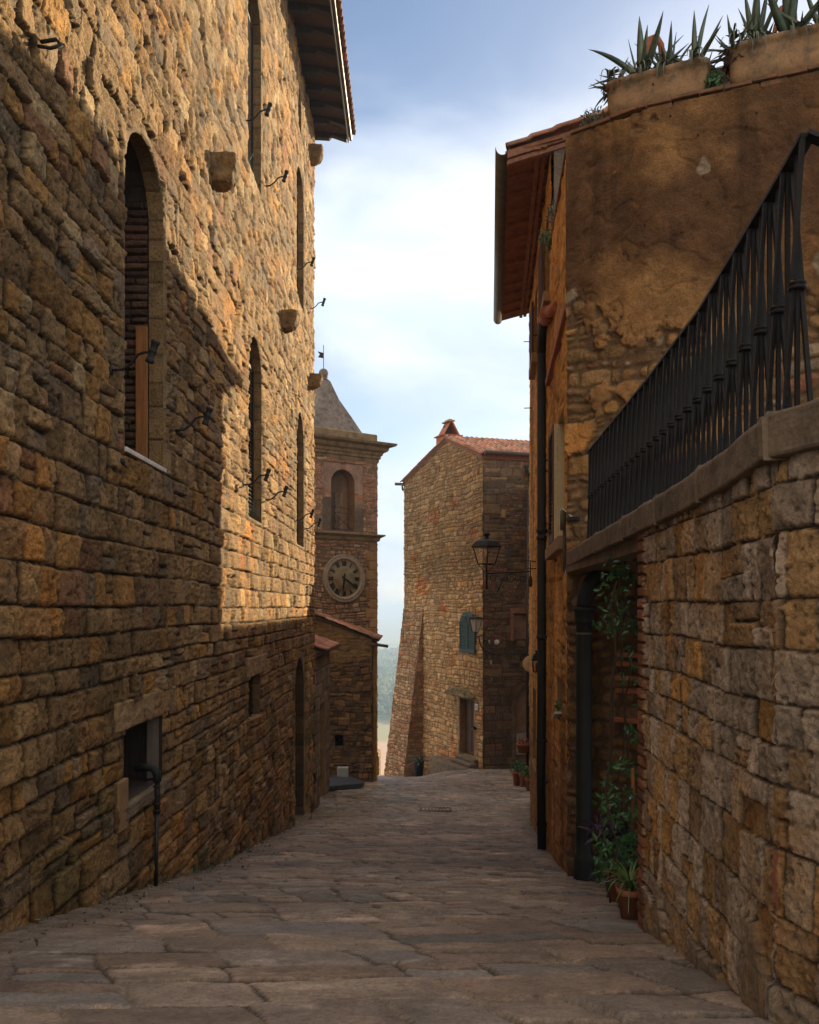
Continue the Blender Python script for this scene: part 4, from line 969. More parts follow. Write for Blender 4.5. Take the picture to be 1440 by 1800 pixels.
    for a, b2 in ((sd0 + .08, (sd0 + sd1) / 2 - .05), ((sd0 + sd1) / 2 + .05, sd1 - .08)):
        m.pbox(HL, a, b2, zd0 + .12, zd0 + .85, -.22, -.20); m.pbox(HL, a, b2, zd0 + .98, zd1 - .12, -.22, -.20)
    m.build('door', M['wood_brown'], root, bevel=.006)
    m = MB(); m.lathe(HL.pt((sd0 + sd1) / 2 - .06, zd0 + .95, -.2), [(.0, .05), (.02, .05), (.025, .03), (.012, 0)], 10, HL.n3); m.build('door_handle', M['zinc'], root)
    sc0, sc1 = HL.s_at(839), HL.s_at(790); zc = HL.sz(835, 1226)[1]
    pr = []; 
    for i in range(15):
        t = i / 14; pr.append((sc0 + (sc1 - sc0) * t, zc + .02 + .30 * math.sin(math.pi * t) ** .8 * (1 - .3 * t)))
    m = MB(); m.prism([HL.pt(a, z_, -.02) for a, z_ in pr] + [HL.pt(sc1, zc - .03, -.02), HL.pt(sc0, zc - .03, -.02)], HL.n3 * .26); rough(m.build('door_canopy', M['moss'], root, bevel=.04), .09, .12, 4)
    m = MB(); m.pbox(HL, sd0 - .25, sd1 + .12, zd0 - .14, zd0 - .005, -.1, .16); m.pbox(HL, sd0 - .30, sd1 + .2, zd0 - .26, zd0 - .14, -.1, .34); m.pbox(HL, sd0 - .35, sd1 + 1.3, zd0 - 1.2, zd0 - .27, -.1, .62); rough(m.build('steps', M['coping'], root, bevel=.03), .05, .2, 4)
    # green arched shutters
    sa, sb = HL.s_at(838), HL.s_at(811.5); z0, z1 = HL.sz(824, 1147)[1], HL.sz(824, 1076)[1]
    mid = (sa + sb) / 2
    for k, (a, b2) in enumerate(((sa, mid - .006), (mid + .006, sb))):
        w = b2 - a; zs = z1 - .34; inner = b2 if k == 0 else a; outer = a if k == 0 else b2
        m = MB(); pts = [HL.pt(outer, z0, .05), HL.pt(inner, z0, .05)]
        for i in range(9):
            t = i / 8 * math.pi / 2; pts.append(HL.pt(inner + (outer - inner) * math.sin(t), zs + .34 * math.cos(t), .05))
        m.prism(pts, HL.n3 * .02); sh = m.build('shutter', M['green_paint'], root)
        lo_, hi_ = min(a, b2) + .05, max(a, b2) - .05; m = MB(); z_ = z0 + .14
        while z_ < z1 - .12:
            if z_ > zs:
                lim = math.sqrt(max(0, 1 - ((z_ - zs) / .34) ** 2)) * w - .05
                x0, x1 = (max(lo_, inner - lim), hi_) if k == 0 else (lo_, min(hi_, inner + lim))
            else: x0, x1 = lo_, hi_
            if x1 - x0 > .05: m.box(HL.pt((x0 + x1) / 2, z_, .078), HL.t3 * (x1 - x0) / 2, HL.n3 * .014 + Vector((0, 0, -.014)), HL.n3 * .004 + Vector((0, 0, .004)))
            z_ += .055
        m.build('louvre', M['green_paint'], sh)
        m = MB(); m.pbox(HL, min(a, b2), lo_, z0, zs, .07, .092); m.pbox(HL, hi_, max(a, b2), z0, zs, .07, .092); m.pbox(HL, lo_, hi_, z0, z0 + .12, .07, .09); m.build('frame', M['green_paint'], sh)
    # little awning window at the upper right edge
    s_ = HR.s_at(930); z_ = HR.sz(930, 828)[1]; m = MB(); m.box(HR.pt(s_ + .15, z_, .25), HR.t3 * .35, HR.n3 * .22 + Vector((0, 0, -.17)), HR.n3 * .01 + Vector((0, 0, .012))); m.build('window_shade', M['green_paint'], root)
    # projecting stone
    s_, z_ = HR.sz(883, 903); m = MB(); m.pbox(HR, s_ - .07, s_ + .05, z_ - .17, z_ + .10, 0, .2); m.build('projecting_stone', M['dressed'], root, bevel=.03)
    # chimney with two leaning slabs
    rg = o + HL.t3 * (RS + .9) + HR.t3 * .45 + up * (ZE + rise - .30)
    cu = thing('chimney_stack', rg, 'brick chimney with leaning tile cover on the ridge of the end house', 'chimney')
    cu.parent = root; cu.matrix_parent_inverse = Matrix.Translation(-Vector(root.location)); 
    for kk in ('label', 'category'): del cu[kk]
    m = MB(); m.box(rg + up * .2, HR.t3 * .36, HL.t3 * .30, up * .30); m.build('stack', M['terracotta'], cu, bevel=.01)
    m = MB(); m.box(rg + up * .52, HR.t3 * .42, HL.t3 * .36, up * .025); m.build('ledge', M['terracotta'], cu, bevel=.008)
    m = MB()
    for sg in (-1, 1): m.box(rg + up * .80 + HR.t3 * sg * .165, HR.t3 * sg * -.15 + up * .27, HL.t3 * .28, HR.t3 * .02 + up * .02)
    m.build('cover_slab', M['terracotta'], cu)
    m = MB(); m.box(rg + up * 1.08, HR.t3 * .13, HL.t3 * .30, up * .03); m.box(rg + up * 1.13, HR.t3 * .07, HL.t3 * .2, up * .03); m.build('cap', M['trough'], cu, bevel=.015)
    m = MB(); m.box(rg + up * .75 + HL.t3 * .1, HR.t3 * .14, HL.t3 * .06, up * .2); m.build('flue', M['wood_dark'], cu)
    # small fixtures on the facade: separate things
    s_, z_ = HR.sz(872.5, 1129); r = tag(MB().lathe(HR.pt(s_, z_, .03), [(0, .05), (.075, .05), (.088, .03), (.09, 0)], 20, HR.n3).build('bulkhead_light', M['white_paint'], None), 'round white bulkhead light on the dark facade right of the lane lantern', 'light')
    s_, z_ = HR.sz(859, 1129); tag(MB().lathe(HR.pt(s_, z_ - .06, .05), [(0, 0), (.03, 0), (.035, .1), (.02, .14), (0, .14)], 12).build('sensor', M['panel_grey'], None), 'small pale sensor beside the round white light', 'sensor')
    s_, z_ = HR.sz(862, 1164); tag(MB().pbox(HR, s_ - .035, s_ + .035, z_ - .08, z_ + .07, .03, .09).build('cable_box', M['panel_grey'], None, bevel=.006), 'small grey box on the dark facade below the cables', 'junction box')
    s0_, z0_ = HR.sz(908, 1290); s1_, z1_ = HR.sz(924, 1326); tag(MB().pbox(HR, s0_, s1_ + .2, z1_, z0_, -.05, .02).build('meter_cabinet', M['panel_grey'], None, bevel=.008), 'pale grey meter cabinet door inside the blind arch', 'cabinet')
    for vv in (1140.5, 1152):
        s0_, z0_ = HR.sz(853, vv); s1_, _ = HR.sz(930, vv); m = MB(); m.tube([HR.pt(s0_ + (s1_ - s0_) * t / 8, z0_ + .02 * math.sin(t * 1.3), .045) for t in range(9)], .009, 5)
        tag(m.build('cable', M['iron_dull'], None), 'upper black cable strung across the dark facade' if vv < 1145 else 'lower black cable strung across the dark facade', 'cable')
    s_, z_ = HL.sz(840.5, 1243); nb = MB().pbox(HL, s_ - .08, s_ + .12, z_ - .11, z_ + .11, .04, .065).build('house_number', M['white_paint'], None, bevel=.02); tag(nb, 'small white house number plate right of the house door', 'number plate')
    m = MB(); cN = HL.pt(s_ + .02, z_, .068)
    for k in range(12):
        t0, t1 = 2 * math.pi * k / 12, 2 * math.pi * (k + 1) / 12
        f_ = lambda t: cN - HL.t3 * .028 * math.sin(t) + up * .05 * math.cos(t)
        m.tube([f_(t0), f_(t1)], .006, 4, cap=False)
    m.build('digit', M['iron'], nb)
    s_, z_ = HL.sz(835.5, 1279); tag(MB().pbox(HL, s_ - .12, s_ - .02, z_ - .06, z_ + .05, .03, .12).build('doorbell_box', M['iron_dull'], None, bevel=.006), 'little dark metal doorbell box beside the house door', 'doorbell')
    return root
build_house()

# unseen row of houses behind the ochre house, sized to shade the palace foot
def build_row():
    root = thing('row_house', (4.25, 23.0, -5.0), 'plain stone row house hidden behind the ochre house corner', 'house')
    pl = Plane((4.25, 17.8), (-.005, 1)); pl.N = np.array((-1., 0.))
    pal = [((.28, .19, .10), 4), ((.22, .15, .09), 4)]
    wall_mesh('wall', pl, np.arange(0, 11.0, .06), np.arange(-5.6, 4.3, .05), lambda S, Z: masonry(S, Z, 81, (.15, .3), (.2, .5), R=.04, depth=.03, rough=.01, pal=pal), M['rubble'], root)
    MB().abox(4.35, 9, 17.85, 28.6, -5.6, 4.25).build('core', M['dressed'], root)
    tile_sheet('roof', M['tiles'], root, (4.05, 28.8, 4.3), (0, -1, 0), (1, 0, .3), 11.1, 5, seed=15, res=5)
build_row()

# ------------------------------------------------------------------ OCHRE HOUSE on the right
YE = 17.33; YN = 11.0; TZ = 4.66
def ys(y): return y / YW.T[1]
def build_ochre():
    root = thing('ochre_house', (1.9, 12.0, -3.4), 'tall ochre rendered house with red soffit and grey gutter, right side of the lane', 'house')
    w_main = rect(ys(8.97), ys(9.92), .80, 2.16)
    w_up1 = rect(ys(11.35), ys(12.15), 4.22, 5.40); w_up2 = rect(ys(14.1), ys(15.0), 4.25, 5.45)
    w_low = rect(ys(14.75), ys(15.7), -2.75, -1.42); nich = rect(ys(9.35), ys(10.0), -1.22, -.78)
    door = rect(ys(12.25), ys(13.15), -3.75, -1.30)
    def fn(S, Z):
        h, c, q = masonry(S, Z, 201, (.12, .26), (.16, .42), R=.06, depth=.028, rough=.016, warp=.08, mortar=.03, pal=[((.34, .20, .08), 3), ((.27, .17, .09), 2), ((.40, .22, .07), 2)], offs=.012, mcol=(.38, .22, .07), split=.3)
        pl = sstep(-.25, .15, fbm(S * .7, Z * .45, 205, 4) + .12 * (Z + 1) * .5 + .15)
        n = fbm(S * 6, Z * 5, 207, 5, .6); n2 = fbm(S * 1.2, Z * .35, 209, 4)
        hp = .034 + .018 * n + .022 * fbm(S * 3.2, Z * 17, 211, 4, .65) + .016 * n2
        cp = np.array((.74, .41, .12)) * (1 + .42 * n2 + .35 * n + .30 * fbm(S * 3.0, Z * 20, 212, 4, .6))[..., None]
        pt_ = sstep(.30, .48, fbm(S * 2.4, Z * 24, 213, 3))[..., None]; cp = cp * (1 - .55 * pt_); hp = hp - .015 * pt_[..., 0]
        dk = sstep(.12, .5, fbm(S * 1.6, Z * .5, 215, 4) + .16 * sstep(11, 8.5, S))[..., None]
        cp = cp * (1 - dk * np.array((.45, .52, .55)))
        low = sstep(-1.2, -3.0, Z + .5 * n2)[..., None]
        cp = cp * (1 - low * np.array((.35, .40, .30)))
        ed = sstep(ys(17.12), ys(17.2), S)[..., None]; cp = cp * (1 - ed) + np.array((.52, .42, .30)) * ed
        p = pl[..., None]
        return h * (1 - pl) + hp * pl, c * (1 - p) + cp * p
    s = nonuni(ys(8.40), ys(YE), lambda t: min(.045, t * t / 3800))
    z = np.concatenate([np.arange(-4.5, 2.5, .018), np.arange(2.5, 5.97, .024)])
    top = lambda S: np.where(S < ys(YN), TZ, 6.0)
    wall_mesh('wall', YW, s, z, fn, M['render'], root, [(w_main, .0), (w_up1, 0), (w_up2, 0), (w_low, 0), (nich, 0), (door, 0)], top=top, hfront=.03)
    far = Plane(YW.pt(ys(YE), 0)[:2], (1, 0)); far.N = np.array((0., 1.))
    wall_mesh('far_wall', far, np.arange(0, 6, .08), np.arange(-6, 6, .06), fn, M['render'], root)
    near = Plane(YW.pt(ys(YN), 0)[:2], (1, -.05)); near.N = np.array((0., -1.))
    wall_mesh('near_wall', near, np.arange(0, 5.5, .03), np.arange(TZ - .4, 7.3, .03), lambda S, Z: (.02 * fbm(S * 6, Z * 6, 221, 4), np.array((.20, .165, .13)) * (1 + .4 * fbm(S * 3, Z * 3, 223, 4))[..., None]), M['render'], root, top=lambda S: 6.02 + .31 * S)
    p0, p1 = YW.pt(ys(YN + .05), 0, -.55), YW.pt(ys(YE - .05), 0, -.55)
    vs = [(p0.x, p0.y, -5), (p1.x, p1.y, -5), (8.2, YE - .1, -5), (8.2, YN + .05, -5), (p0.x, p0.y, 5.9), (p1.x, p1.y, 5.9), (8.2, YE - .1, 5.9), (8.2, YN + .05, 5.9)]
    MB().add(vs, [(0, 1, 5, 4), (1, 2, 6, 5), (2, 3, 7, 6), (3, 0, 4, 7), (4, 5, 6, 7)]).build('core', M['dressed'], root)
    # windows: reveal + glass + open louvred shutters
    def window(op, z0, z1, label, s_shut, depth=.16):
        rv = reveal(YW, op, depth, M['cream'] if op is w_main else M['dressed'], root, 'window', M['glass_dark'], 'pane', hfront=.03)
        if s_shut:
            m = slats(YW, s_shut[0], s_shut[1], z0, z1, .055, 'shutter', M['wood_brown'], rv, pitch=.05, frame=.06)
        return rv
    window(w_main, .80, 2.16, '', (ys(9.97), ys(10.75)))
    window(w_up1, 4.25, 5.38, '', (ys(12.20), ys(13.0)))
    window(w_up2, 4.28, 5.42, '', (ys(15.05), ys(15.95)))
    window(w_low, -2.75, -1.42, '', None, .3); window(door, 0, 0, '', None, .25)
    m = MB()
    for k in range(5): m.tube([YW.pt(ys(14.85 + k * .19), -2.75, -.03), YW.pt(ys(14.85 + k * .19), -1.42, -.03)], .01, 6)
    m.build('grille', M['iron'], root)
    reveal(YW, nich, .3, M['dressed'], root, 'niche', M['dressed'], 'niche_back', hfront=.03)
    for q_ in ((8.85, 10.9, .62, .76, .12), (14.0, 15.1, 4.05, 4.22, .14), (14.6, 15.8, -2.9, -2.80, .05), (11.25, 12.2, 4.06, 4.2, .12)): MB().pbox(YW, ys(q_[0]), ys(q_[1]), q_[2], q_[3], -.02, q_[4]).build('sill', M['dressed'], root, bevel=.01)
    m = MB(); m.pbox(YW, ys(8.5), ys(11.4), 2.97, 3.06, .0, .085); m.build('string_course', M['terracotta'], root, bevel=.012)
    m = MB(); m.pbox(YW, ys(9.945), ys(9.965), .80, 2.16, .03, .075); m.build('window_trim', M['cream'], root)
    for y_, z_ in ((16.4, 3.86), (13.1, 4.2), (10.9, 1.9), (16.6, 5.2)):
        q = YW.pt(ys(y_), z_); MB().tube([q, YW.pt(ys(y_), z_, .17)], .009, 5).build('shutter_hook', M['iron'], root)
    # roof: soffit of flat terracotta tiles on rafters, gutter, verge and tiles
    def ex(y, d, z): return YW.pt(ys(y), z, d)
    y0, y1 = YN - .10, YE - .05
    m = MB(); m.add([ex(y0, -.1, 6.03), ex(y0, .60, 5.86), ex(y1, .60, 5.86), ex(y1, -.1, 6.03)], [(0, 1, 2, 3)]); m.build('soffit', M['soffit_red'], root, solid=.03)
    m = MB(); yy = y0 + .15
    while yy < y1: 
        a, b = ex(yy, -.05, 5.985), ex(yy, .56, 5.835); m.box((a + b) / 2, (b - a) / 2, YW.t3 * .035, (0, 0, .03)); yy += .48
    for k, d in enumerate((.12, .20)): m.box((ex(y0, d, 5.93 - .02 * k) + ex(y1, d, 5.93 - .02 * k)) / 2, YW.t3 * (y1 - y0) / 2, YW.n3 * .03, (0, 0, .02))
    m.build('rafters', M['soffit_red'], root)
    vs = []; fs = []; n = 12; L_ = [ex(y0 - .02, .66, 5.90), ex((y0 + y1) / 2, .66, 5.885), ex(y1 + .05, .66, 5.88)]
    for q in L_:
        for k in range(n + 1):
            t = math.pi + math.pi * k / n; vs.append(q + YW.n3 * .088 * math.cos(t) + Vector((0, 0, .10 * math.sin(t) + .02)))
    for i in range(2):
        for k in range(n): fs.append((i * (n + 1) + k, i * (n + 1) + k + 1, (i + 1) * (n + 1) + k + 1, (i + 1) * (n + 1) + k))
    MB().add(vs, fs, True).build('gutter', M['zinc'], root, solid=.008)
    slope = Vector((1, 0, .31)).normalized(); e0 = ex(y0 - .05, .60, 5.93)
    tile_sheet('roof', M['tiles'], root, (e0.x, e0.y, e0.z), YW.t3, slope - YW.t3 * slope.dot(YW.t3), y1 - y0 + .1, 4.4, seed=21, res=8, thick=.03, pitch=.2)
    a = ex(y0 + .02, .60, 5.86); b = a + slope * 4.4
    m = MB(); m.box((a + b) / 2 - Vector((0, 0, .03)), (b - a) / 2, (0, .04, 0), (0, 0, .05)); m.box((a + b) / 2 - Vector((0, -.03, .12)), (b - a) / 2, (0, .04, 0), (0, 0, .03)); m.build('verge', M['dull_brick'], root, bevel=.008)
    # ridge side so the roof is closed
    m = MB(); m.add([(a.x + 4.1, y0, 7.15), (8.4, y0, 5.95), (8.4, y1, 5.95), (a.x + 4.1, y1, 7.15)], [(0, 1, 2, 3)]); m.build('roof_back', M['terracotta'], root, solid=.04)
    return root
build_ochre()

def build_pipes():
    # slim downpipe
    b = YW.pt(ys(11.75), -3.32, .11)
    r = thing('downpipe', b, 'long dark green-black downpipe on the ochre wall, bending into a terracotta pipe at the top', 'pipe')
    q = lambda y, z, d=.11: YW.pt(ys(y), z, d)
    m = MB(); m.tube([q(11.75, -3.32), q(11.75, -2.2, .12), q(11.78, -1.2, .11), q(11.8, 3.55)], .062, 16)
    for z in (-1.85, -.42, 1.05, -3.0, .95): m.lathe(q(11.77, z), [(.062, 0), (.073, .006), (.073, .05), (.062, .055)], 16)
    m.tube([q(11.8, 3.54), q(11.76, 3.66), q(11.66, 3.76), q(11.5, 3.81), q(11.32, 3.82)], .063, 16); m.build('pipe', M['castpipe'], r)
    m = MB(); m.tube([q(11.2, 3.80, .10), q(10.75, 3.74, .08)], .085, 16); m.tube([q(10.9, 3.76, .09), q(10.82, 3.75, .09)], .10, 16); m.tube([q(10.75, 3.74, .08), q(10.2, 3.62, .0)], .07, 16); m.build('clay_connector', M['terracotta'], r)
    m = MB()
    for z in (-2.4, -.9, 1.9, 3.2): m.tube([q(11.78, z, -.02), q(11.78, z, .11)], .012, 6)
    m.build('bracket', M['iron'], r)
    # big cast iron soil pipe
    x, y = 1.617, 7.9
    r = thing('soil_pipe', (x, y, -2.56), 'thick black cast iron pipe with an elbow at the edge of the planted recess', 'pipe')
    m = MB(); m.lathe((x, y, 0), [(.0, -2.56), (.098, -2.56), (.10, -2.50), (.095, -2.33), (.085, -2.28), (.074, -2.27), (.074, -2.02), (.079, -2.01), (.079, -1.98), (.074, -1.97), (.073, -.27), (.073, -.14), (.080, -.135), (.088, -.10), (.088, -.03), (.10, -.02), (.10, .01), (.07, .015)], 24)
    m.tube([(x, y, -.02), (x + .004, y, .10), (x + .03, y + .01, .20), (x + .08, y + .03, .27), (x + .16, y + .05, .31), (x + .3, y + .1, .32)], .070, 20); m.build('pipe', M['castpipe'], r)
    m = MB(); m.lathe((x, y, -.24), [(.0745, 0), (.0765, .002), (.0765, .018), (.0745, .02)], 24); m.build('band', M['zinc'], r)
build_pipes()

# ------------------------------------------------------------------ TERRACE WALL with planters
def build_terrace():
    root = thing('terrace_wall', (2.6, 8.0, -2.6), 'high stained brown plaster wall of the terrace above the iron railing', 'wall')
    def fn_off(off):
        def fn(S0, Z):
            S = S0 + off
            hr, cr, q = masonry(S, Z, 231, (.07, .19), (.12, .34), R=.05, depth=.035, rough=.02, warp=.09, mortar=.02,
                                pal=[((.36, .22, .10), 4), ((.29, .18, .09), 3), ((.43, .24, .09), 2), ((.32, .14, .08), .8), ((.38, .29, .20), .8)], offs=.018, mcol=(.20, .125, .065), split=.35, rf=11)
            n = fbm(S * 3, Z * 3, 233, 5, .6); n1 = fbm(S * 14, Z * 14, 235, 4, .6); n3 = fbm(S * .9, Z * .9, 237, 3)
            # plaster still on above, gone below and in patches with crumbling edges
            t = n * .6 + n3 * .5 + .42 * (Z - 2.15 - .25 * np.clip(S, 0, 1.5)) + .05 * n1 - .14 * (S < .77) * sstep(4.4, 3.6, Z) + .16
            pl = sstep(.0, .035, t); 
            hole = sstep(.56, .60, fbm(S * 1.9, Z * 2.4, 241, 4)); pl = pl * (1 - .85 * hole)
            ridge = np.clip(1 - np.abs(fbm(S * 2.2, Z * 2.2, 243, 4)) * 16, 0, 1)
            hp = .060 + .020 * n + .010 * n1 - .014 * ridge + .014 * n3
            strk = sstep(.0, .5, fbm(S * 7, Z * .55, 281, 4)) * sstep(2.6, 4.4, Z); base = (1 - .38 * strk[..., None]) * np.array((.39, .215, .085)) * (1 + .42 * n + .28 * n1)[..., None]
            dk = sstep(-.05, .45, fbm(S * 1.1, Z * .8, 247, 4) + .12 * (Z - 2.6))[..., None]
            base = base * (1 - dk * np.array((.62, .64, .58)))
            og = sstep(.1, .5, fbm(S * 1.3, Z * .9, 251, 3) - .22 * (Z - 2.2))[..., None]
            base = base * (1 + og * np.array((.55, .35, .0)))
            pale = sstep(.52, .60, fbm(S * 3.1, Z * 3.0, 261, 3))[..., None]; base = base * (1 - pale) + np.array((.33, .26, .19)) * pale
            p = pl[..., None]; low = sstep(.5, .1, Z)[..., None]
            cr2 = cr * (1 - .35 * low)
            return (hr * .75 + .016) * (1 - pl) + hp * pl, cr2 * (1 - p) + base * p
        return fn
    l1 = math.hypot(T1b[0] - T1a[0], T1b[1] - T1a[1]); l2 = math.hypot(T1c[0] - T1b[0], T1c[1] - T1b[1])
    wall_mesh('wall', FA, np.linspace(-.05, l1 + .012, 74), np.arange(-2.9, TZ - .02, .012), fn_off(0), M['plaster_wall'], root)
    wall_mesh('wall', FB, np.arange(-.012, l2 + .01, .012), np.arange(-2.9, TZ - .02, .012), fn_off(l1), M['plaster_wall'], root)
    FC = Plane(T1c, (T1d[0] - T1c[0], T1d[1] - T1c[1])); FC.N = FB.N
    wall_mesh('wall', FC, np.arange(0, 2.8, .05), np.arange(-.2, TZ - .02, .05), fn_off(l1 + l2), M['rubble'], root)
    MB().add([(T1a[0] + .25, T1a[1] + .25, TZ - .1), (T1c[0], T1c[1] + .3, TZ - .1), (T1d[0], T1d[1] + .3, TZ - .1), (T1d[0], 11, TZ - .1), (2.0, 11, TZ - .1)], [(0, 1, 2, 3, 4)]).build('terrace_floor', M['terracotta'], root, solid=.08)
    MB().add([(T1c[0], T1c[1] + .12, -3), (T1d[0], T1d[1] + .12, -3), (T1d[0], T1d[1] + .12, TZ - .1), (T1c[0], T1c[1] + .12, TZ - .1)], [(0, 1, 2, 3)]).build('wall_core', M['dressed'], root, solid=.1)
    # tile edging along the top
    rnd = random.Random(4); m = MB()
    for pl, L_ in ((FA, l1), (FB, l2), (FC, 2.8)):
        a = 0
        while a < L_ - .02:
            w = min(rnd.uniform(.2, .27), L_ - a); zz = rnd.uniform(-.005, .005)
            m.pbox(pl, a + .004, a + w - .003, TZ - .005 + zz, TZ + .028 + zz, -.26, .075 + rnd.uniform(-.008, .008)); a += w
        a = 0
        while a < L_ - .02:
            w = min(rnd.uniform(.16, .3), L_ - a); 
            if rnd.random() < .8: m.pbox(pl, a + .004, a + w - .006, TZ - .055, TZ - .008, -.2, .05 + rnd.uniform(-.012, .008))
            a += w
    a = 0
    while a < 2.6: m.pbox(YW, ys(8.42) + a, ys(8.42) + a + .24, TZ, TZ + .03, -.25, .06); a += .247
    m.build('edge_tiles', M['old_tile'], root, bevel=.006)
    # old nails and small anchors
    m = MB()
    for u, v in ((1313, 228), (1272, 240), (1228, 243), (1158, 215), (1180, 210), (1135, 400), (1098, 450), (1330, 205)):
        a, z = FB.sz(u, v); m.tube([FB.pt(a, z, .03), FB.pt(a, z - .005, .085)], .007, 6)
    m.build('nails', M['iron_dull'], root)
    # brick treads and ledges low in the recess
    m = MB()
    for v, w in ((1165, .05), (1190, .03), (1212, .03), (1262, .07), (1150, .03)):
        a0, z = FA.sz(1086, v); a1, _ = FA.sz(1134, v); m.pbox(FA, a0, a1, z - .03, z + .02, 0, .05 + w)
    m.build('brick_ledge', M['terracotta'], root, bevel=.012)
build_terrace()

def build_right_wall():
    root = thing('block_wall', (1.25, 4.0, -1.7), 'long wall of grey and ochre stone blocks under the coping on the right', 'wall')
    y0, y1 = 2.84, 4.97
    zt = lambda y: np.interp(y, [2.7, 3.2, 4, 8.2], [.50, .475, .445, .41])
    pal = [((.50, .385, .285), 5), ((.60, .47, .355), 3.5), ((.52, .32, .15), 3.0), ((.46, .30, .17), 2.5), ((.58, .32, .11), 1.0)]
    def fn(S, Z):
        h, c, q = masonry(S, Z, 251, (.135, .225), (.10, .28), R=.010, depth=.019, rough=.010, warp=.012, mortar=.006, pal=pal, offs=.012, mcol=(.09, .06, .04), split=.14, tilt=1.1, pit=.6, rf=15, edge=.005, pits=34)
        # warm iron stains inside stones, smoother old mortar skirting at the foot
        st = sstep(.1, .5, fbm(S * 3.5, Z * 1.6, 261, 4))[..., None]; c = c * (1 - st * np.array((.02, .18, .38)))
        brk = (S > y1 - .09 - .02 * ((np.floor(Z / .065) % 2)))
        bk = np.abs(((Z / .065) % 1) - .5)
        hb = .035 * (1 - sstep(.36, .5, bk)) + .006 * fbm(S * 14, Z * 14, 3, 3)
        rb = np.random.RandomState(6).rand(400)[np.floor(Z / .065).astype(int) % 400]
        cb = np.array((.30, .12, .06)) * (.6 + .7 * rb)[..., None] * (1 - .5 * sstep(.38, .5, bk))[..., None]
        h = np.where(brk, hb, h); c = np.where(brk[..., None], cb, c)
        gz = ground_z(0 * S, S); ft = sstep(.03, .0, Z - gz - .02 + .42 * fbm(S * 3.6, Z * 3.2, 265, 5)) * .8
        hf = .045 + .012 * fbm(S * 5, Z * 5, 267, 4) + .006 * fbm(S * 22, Z * 22, 269, 3)
        cf = np.array((.27, .20, .135)) * (1 + .3 * fbm(S * 4, Z * 4, 271, 4))[..., None]
        f = ft[..., None] * .9
        return h * (1 - ft) + hf * ft, c * (1 - f) + cf * f
    s = np.arange(y0 / RW.T[1], y1 / RW.T[1], .0065); z = np.arange(-2.15, .52, .007)
    wall_mesh('wall', RW, s, z, fn, M['wall'], root, top=lambda S: zt(S) + .01)
    c = RW.pt(s[0], 0); R2 = Plane((c.x, c.y), (.3, -.95)); 
    if R2.N[0] > 0: R2.N = -R2.N
    wall_mesh('wall', R2, np.arange(0, 1.6, .01), z, lambda S, Z: fn(y0 - S, Z), M['wall'], root, top=lambda S: zt(y0 - .9 * S) + .01)
    e = RW.pt(s[-1], 0); MB().add([(e.x, e.y, -2.2), (e.x + 2.2, e.y + .1, -2.2), (e.x + 2.2, e.y + .1, .45), (e.x, e.y, .45)], [(0, 1, 2, 3)]).build('end_wall', M['brick'] if False else M['terracotta'], root, solid=.02)
    # coping stones
    segs = [(2.80, 3.62), (3.625, 4.42), (4.425, 5.35), (5.355, 6.45), (6.455, 8.20)]
    for a, b in segs:
        m = MB(); vs = []; n = 10
        for i in range(n + 1):
            y = a + (b - a) * i / n; w = .0022 * math.sin(y * 3.1) + .0015 * math.sin(y * 11)
            zb_ = float(zt(y)) + w * .6; zt_ = zb_ + .145 + .0015 * math.sin(y * 7)
            for d, zz_ in ((.055 + w, zb_), (.06 + w, zt_ - .02), (.045 + w, zt_), (-.30, zt_ + .01), (-.30, zb_)): vs.append(RW.pt(ys(y) * 0 + y / RW.T[1], zz_, d))
        fs = [(i * 5 + k, i * 5 + (k + 1) % 5, (i + 1) * 5 + (k + 1) % 5, (i + 1) * 5 + k) for i in range(n) for k in range(5)] + [(0, 1, 2, 3, 4), tuple(n * 5 + k for k in range(5))]
        m.add(vs, fs); rough(m.build('coping', M['coping'], root, bevel=.008), .012, .08, 3)
    zb_ = float(zt(2.8)); m = MB(); m.pbox(R2, -.035, 1.6, zb_, zb_ + .147, -.3, .06); rough(m.build('coping', M['coping'], root, bevel=.012), .012, .08, 5)
    # landing slab between this wall and the terrace wall
    MB().add([(1.3, 3.0, .40), (1.52, 8.3, .40), (2.4, 8.3, .40), (3.9, 7.7, .40), (3.9, 2.4, .40), (2.0, 2.3, .40)], [(0, 1, 2, 3, 4, 5)]).build('landing', M['coping'], root, solid=.10)
build_right_wall()

